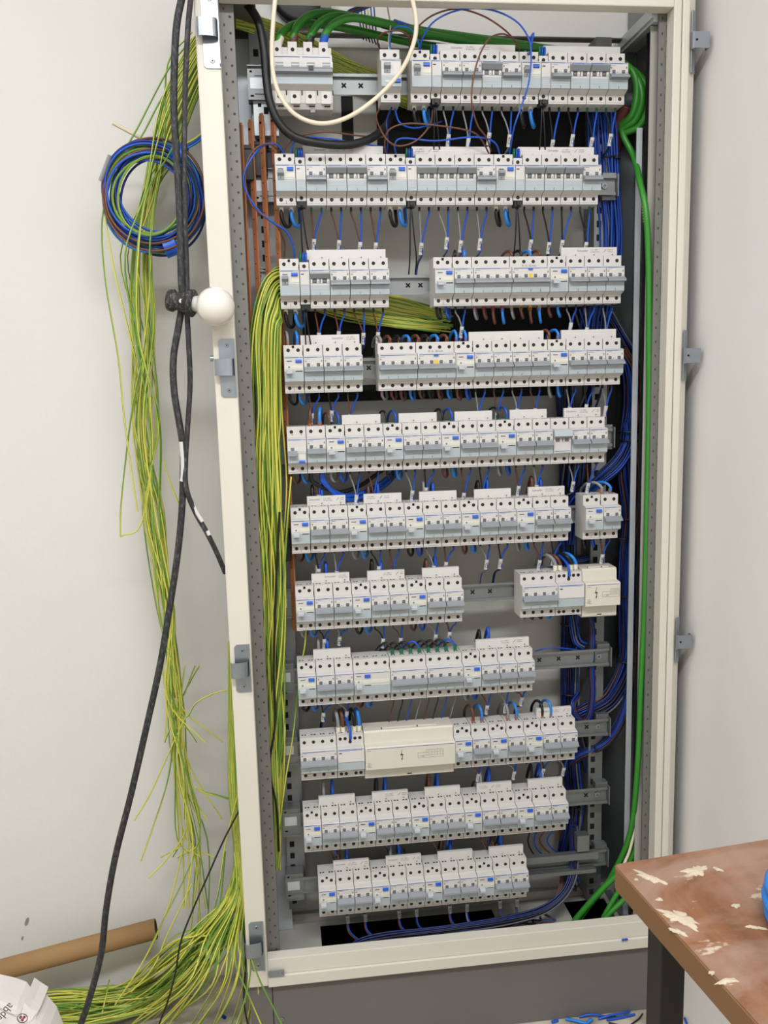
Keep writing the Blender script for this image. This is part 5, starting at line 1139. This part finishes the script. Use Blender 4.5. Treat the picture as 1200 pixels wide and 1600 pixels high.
# sack
def sack():
    t = empty('paper_sack', PZ(10, 1600, 0.0), 'crumpled white sack with dark lettering and a round mark at the lower left corner', 'sack')
    L0 = t.location
    mb = MB()
    # body: closed crumpled pillow following the outline seen in the photo
    out = [(-60, 1545), (-20, 1548), (10, 1556), (30, 1562), (36, 1570), (42, 1556), (52, 1566), (64, 1573), (60, 1584), (68, 1590), (78, 1604), (92, 1640), (60, 1700), (-60, 1700)]
    rs = random.Random(4)
    Yf = -0.10
    top = [P(u, v, Yf + (0.0006 * (1600 - v))) for u, v in out]
    for q in top: q.z = max(q.z, 0.002)
    cen = sum(top, Vector()) / len(top)
    rings = []
    for s_, dy in ((1.0, 0.05), (1.0, 0.03), (0.985, 0.004), (0.93, -0.012), (0.8, -0.02), (0.55, -0.024), (0.25, -0.026)):
        ring = []
        for q in top:
            w_ = cen + (q - cen) * s_; w_.y = q.y + dy + rs.uniform(-.0035, .0035); w_.z = max(w_.z, .001); ring.append(w_ - L0)
        rings.append(ring)
    k = len(top); vs = [q for rg in rings for q in rg]; fs = []
    for a_ in range(len(rings) - 1):
        for i in range(k): fs.append((a_ * k + i, a_ * k + (i + 1) % k, (a_ + 1) * k + (i + 1) % k, (a_ + 1) * k + i))
    fs.append(tuple(range((len(rings) - 1) * k, len(rings) * k))); fs.append(tuple(range(k))[::-1])
    mb.add(vs, fs, 0, False); o = mb.build('sack_body', m_bag, t)
    mb = MB(); yy = -0.128
    xd = (P(0, 1590, yy) - P(20, 1572, yy)).normalized(); yd = Vector((0, -1, 0)).cross(xd) * -1
    for tx, u, v, sz in (('ab', 13, 1575, .020), ('dp', 3, 1588, .020)):
        add_text(mb, tx, sz, P(u, v, yy) - L0, xdir=xd, ydir=-yd if yd.z > 0 else yd)
    mb.build('dark_lettering', m_dprint, t)
    mb = MB(); c = P(35, 1591, yy) - L0; ring = [c + Vector((math.cos(q * PI / 12), 0, math.sin(q * PI / 12))) * .0085 for q in range(25)]
    mb.tube(ring, .0007, 5, 0)
    for q in (0.4, 2.5, 4.6): mb.cyl(c + Vector((math.cos(q), 0, math.sin(q))) * .0035 + Vector((0, .001, 0)), (0, -.0015, 0), .0026, 10, 1)
    mb.build('round_mark', [m_dprint, m_rprint], t)
sack()
# crumbs along the foot of the wall
mb = MB(); rk = random.Random(8)
for i in range(90):
    x = rk.uniform(-0.62, -0.14); s_ = rk.uniform(.001, .0045); y = YB - abs(rk.gauss(0, .012)) - .004
    mb.cyl((x, y, 0), (0, 0, s_), s_ * 1.2, 5, 0, s_ * .4, smooth=False)
tag(mb.build('plaster_crumbs', m_plaster), 'pale plaster crumbs scattered along the foot of the back wall', 'debris', kind='stuff')
# offcuts on the floor and on the lip
def offcut(pts, r, mt, label): 
    q = [PZ(*p) for p in pts]; wire('wire_offcut', q, r, mt, label, 'wire offcut', 'wire offcuts on the floor', k=4)
offs = [([(862, 1597, .004), (872, 1594, .004)], .0028, m_tape, 'blue'), ([(884, 1592, .003), (900, 1595, .006), (915, 1599, .004)], .003, m_sky, 'light blue'), ([(905, 1589, .003), (925, 1585, .008), (945, 1588, .004), (962, 1586, .003)], .0024, m_blue, 'blue'), ([(935, 1592, .003), (955, 1586, .009), (975, 1583, .008), (984, 1580, .004)], .0024, m_blue, 'blue'),
        ([(948, 1594, .003), (970, 1590, .004), (992, 1585, .003)], .0024, m_blue, 'blue'), ([(915, 1600, .003), (925, 1592, .006)], .0034, m_sky, 'light blue'), ([(951, 1598, .003), (968, 1602, .003)], .0018, m_bkw, 'black'), ([(986, 1601, .003), (998, 1592, .004), (1004, 1584, .003)], .0016, m_bkw, 'black'),
        ([(1055, 1590, .003), (1061, 1585, .003)], .0022, m_blue, 'blue'), ([(1070, 1591, .003), (1073, 1599, .003)], .0026, m_blue, 'blue'), ([(346, 1586, .003), (352, 1590, .003)], .0035, m_dblue, 'dark blue')]
for i, (p_, r_, mt, cn) in enumerate(offs):
    wh = 'in front of the plinth, %s from the left' % ORD[i + 1] if i < 8 else 'between the table leg and the wall, %s' % ('nearer the leg' if i == 8 else 'further right') if i < 10 else 'among the floor wires left of the cabinet'
    offcut(p_, r_, mt, '%s wire offcut on the floor %s' % (cn, wh))
q = P(976, 1467, YF - .006); wire('wire_offcut', [(q.x - .006, YF - .0065, 0.1735), (q.x + .006, YF - .0065, 0.1740)], .0022, m_blue, 'small blue wire offcut lying on the bottom bar of the cabinet', 'wire offcut', k=2)
# smears on the wall
mb = MB()
for (u, v, a_, b_, rt) in ((42, 1440, .010, .0035, 1.2), (35, 1466, .005, .002, 1.3)):
    c = P(u, v, YB - .0006); pts = [c + Matrix.Rotation(-rt, 3, 'Y') @ Vector((math.cos(q * PI / 8) * a_, 0, math.sin(q * PI / 8) * b_)) for q in range(16)]
    mb.poly(pts, (0, -1, 0), .0004)
tag(mb.build('wall_smear', mat('grey_smear', (150, 142, 132), .9)), 'grey smear marks low on the back wall above the cardboard tube', 'stain')

# ------------------------------------------------------------------ table
zt = 0.752
c0 = PZ(957, 1350, zt); c1 = PZ(1200, 1310, zt); c2 = PZ(1170, 1600, zt)
dx = (c1 - c0).normalized(); dy = (c2 - c0).normalized(); dy = (dy - dx * dy.dot(dx)).normalized()
ang = math.atan2(dx.y, dx.x)
t = empty('work_table', c0 - Vector((0, 0, zt)), 'worn brown table with plaster stains and black steel legs at the lower right', 'table'); t.rotation_euler = (0, 0, ang)
Wt, Lt, th = 0.395, 1.15, 0.026
mb = MB(); r_ = 0.008
out = []
for cx, cy, a0_ in ((r_, -r_, 90), (r_, -Lt + r_, 180), (Wt - r_, -Lt + r_, 270), (Wt - r_, -r_, 0)):
    for k in range(5): a_ = math.radians(a0_ + 90 * k / 4); out.append((cx + r_ * math.cos(a_), cy + r_ * math.sin(a_)))
n = len(out)
vs = [(x, y, zt - .001) for x, y in out] + [(x, y, zt - th) for x, y in out]
mb.add(vs, [tuple(range(n))[::-1] if False else tuple(range(n)), tuple(range(n, 2 * n))[::-1]] + [(i, n + i, n + (i + 1) % n, (i + 1) % n) for i in range(n)], 0)
mb.build('edge_band', m_edge, t)
mb = MB(); ins = [(Wt / 2 + (x - Wt / 2) * .992, -Lt / 2 + (y + Lt / 2) * .997) for x, y in out]
mb.add([(x, y, zt) for x, y in ins] + [(x, y, zt - .0012) for x, y in ins], [tuple(range(n))] + [(i, n + i, n + (i + 1) % n, (i + 1) % n) for i in range(n)], 0)
mb.build('tabletop', m_table, t)
for (x, y) in ((0.016, -0.062), (Wt - .05, -0.062), (0.016, -Lt + .05), (Wt - .05, -Lt + .05)):
    mb = MB(); mb.box(x, x + .028, y - .014, y + .014, 0.001, zt - th - .001); mb.build('leg', m_legk, t, bevel=.0015)
mb = MB(); mb.box(.04, Wt - .055, -.072, -.052, zt - th - .04, zt - th - .001); mb.box(.04, Wt - .055, -Lt + .04, -Lt + .06, zt - th - .04, zt - th - .001); mb.build('apron_rail', m_legk, t)
# dried plaster splats on the table top
rp = random.Random(31)
def splat(u, v, a_, b_, rt, lab):
    c = PZ(u, v, zt + .0002); mb = MB(); k = 60; ring = []; sc_ = .82; a_ *= sc_; b_ *= sc_
    ph = [rp.uniform(0, 6) for _ in range(4)]
    for q in range(k):
        an = 2 * PI * q / k; m_ = .82 + .16 * math.sin(3 * an + ph[0]) + .14 * math.sin(5 * an + ph[1]) + .12 * math.sin(11 * an + ph[2]) + .08 * math.sin(17 * an + ph[3])
        x = math.cos(an) * a_ * m_; y = math.sin(an) * b_ * m_; ring.append(Vector((x * math.cos(rt) - y * math.sin(rt), x * math.sin(rt) + y * math.cos(rt), 0)))
    vs = [c + q for q in ring] + [c + q * .8 + Vector((0, 0, .0012 + rp.uniform(0, .0006))) for q in ring] + [c + Vector((0, 0, .0014))]
    mb.add(vs, [(i, (i + 1) % k, k + (i + 1) % k, k + i) for i in range(k)] + [(k + i, k + (i + 1) % k, 2 * k) for i in range(k)], 0, True)
    tag(mb.build('plaster_splat', m_plaster), lab, 'plaster', 'plaster splats on the table')
for i, (u, v, a_, b_, rt, w_) in enumerate([(1016, 1372, .024, .007, -.9, 'long splat near the back left corner of the table'), (1087, 1361, .020, .011, .3, 'broad splat near the back of the table'), (1030, 1406, .0045, .0035, 0, 'small round blob left of centre'), (994, 1375, .003, .002, 0, 'tiny blob by the back left corner'), (1063, 1435, .027, .013, -.9, 'largest splat near the left edge of the table'),
        (1060, 1457, .012, .004, -.8, 'thin splat at the table edge beside the largest one'), (1122, 1359, .008, .003, -.9, 'little splat right of the broad one'), (1180, 1450, .012, .0025, -.4, 'thin streak at the right of the table'), (1136, 1534, .014, .004, .1, 'flat splat low on the table'), (1150, 1416, .006, .004, 0, 'blob near the blue cable coil'), (1112, 1521, .004, .003, 0, 'small spot above the flat low splat')]):
    splat(u, v, a_, b_, rt, 'dried cream plaster, ' + w_)
# blue cable coil on the table
c = PZ(1312, 1442, zt + .0078); mb = MB()
for k in range(3):
    rad = .060 + .002 * (k % 2); pts = [c + Vector((math.cos(q * PI / 16) * rad, math.sin(q * PI / 16) * rad * 1.05, k * .0135)) for q in range(33)]
    mb.tube(pts, .0068, 12, 0)
tag(mb.build('blue_cable_coil', m_sky), 'bright blue cable coil at the right edge of the table', 'cable coil')
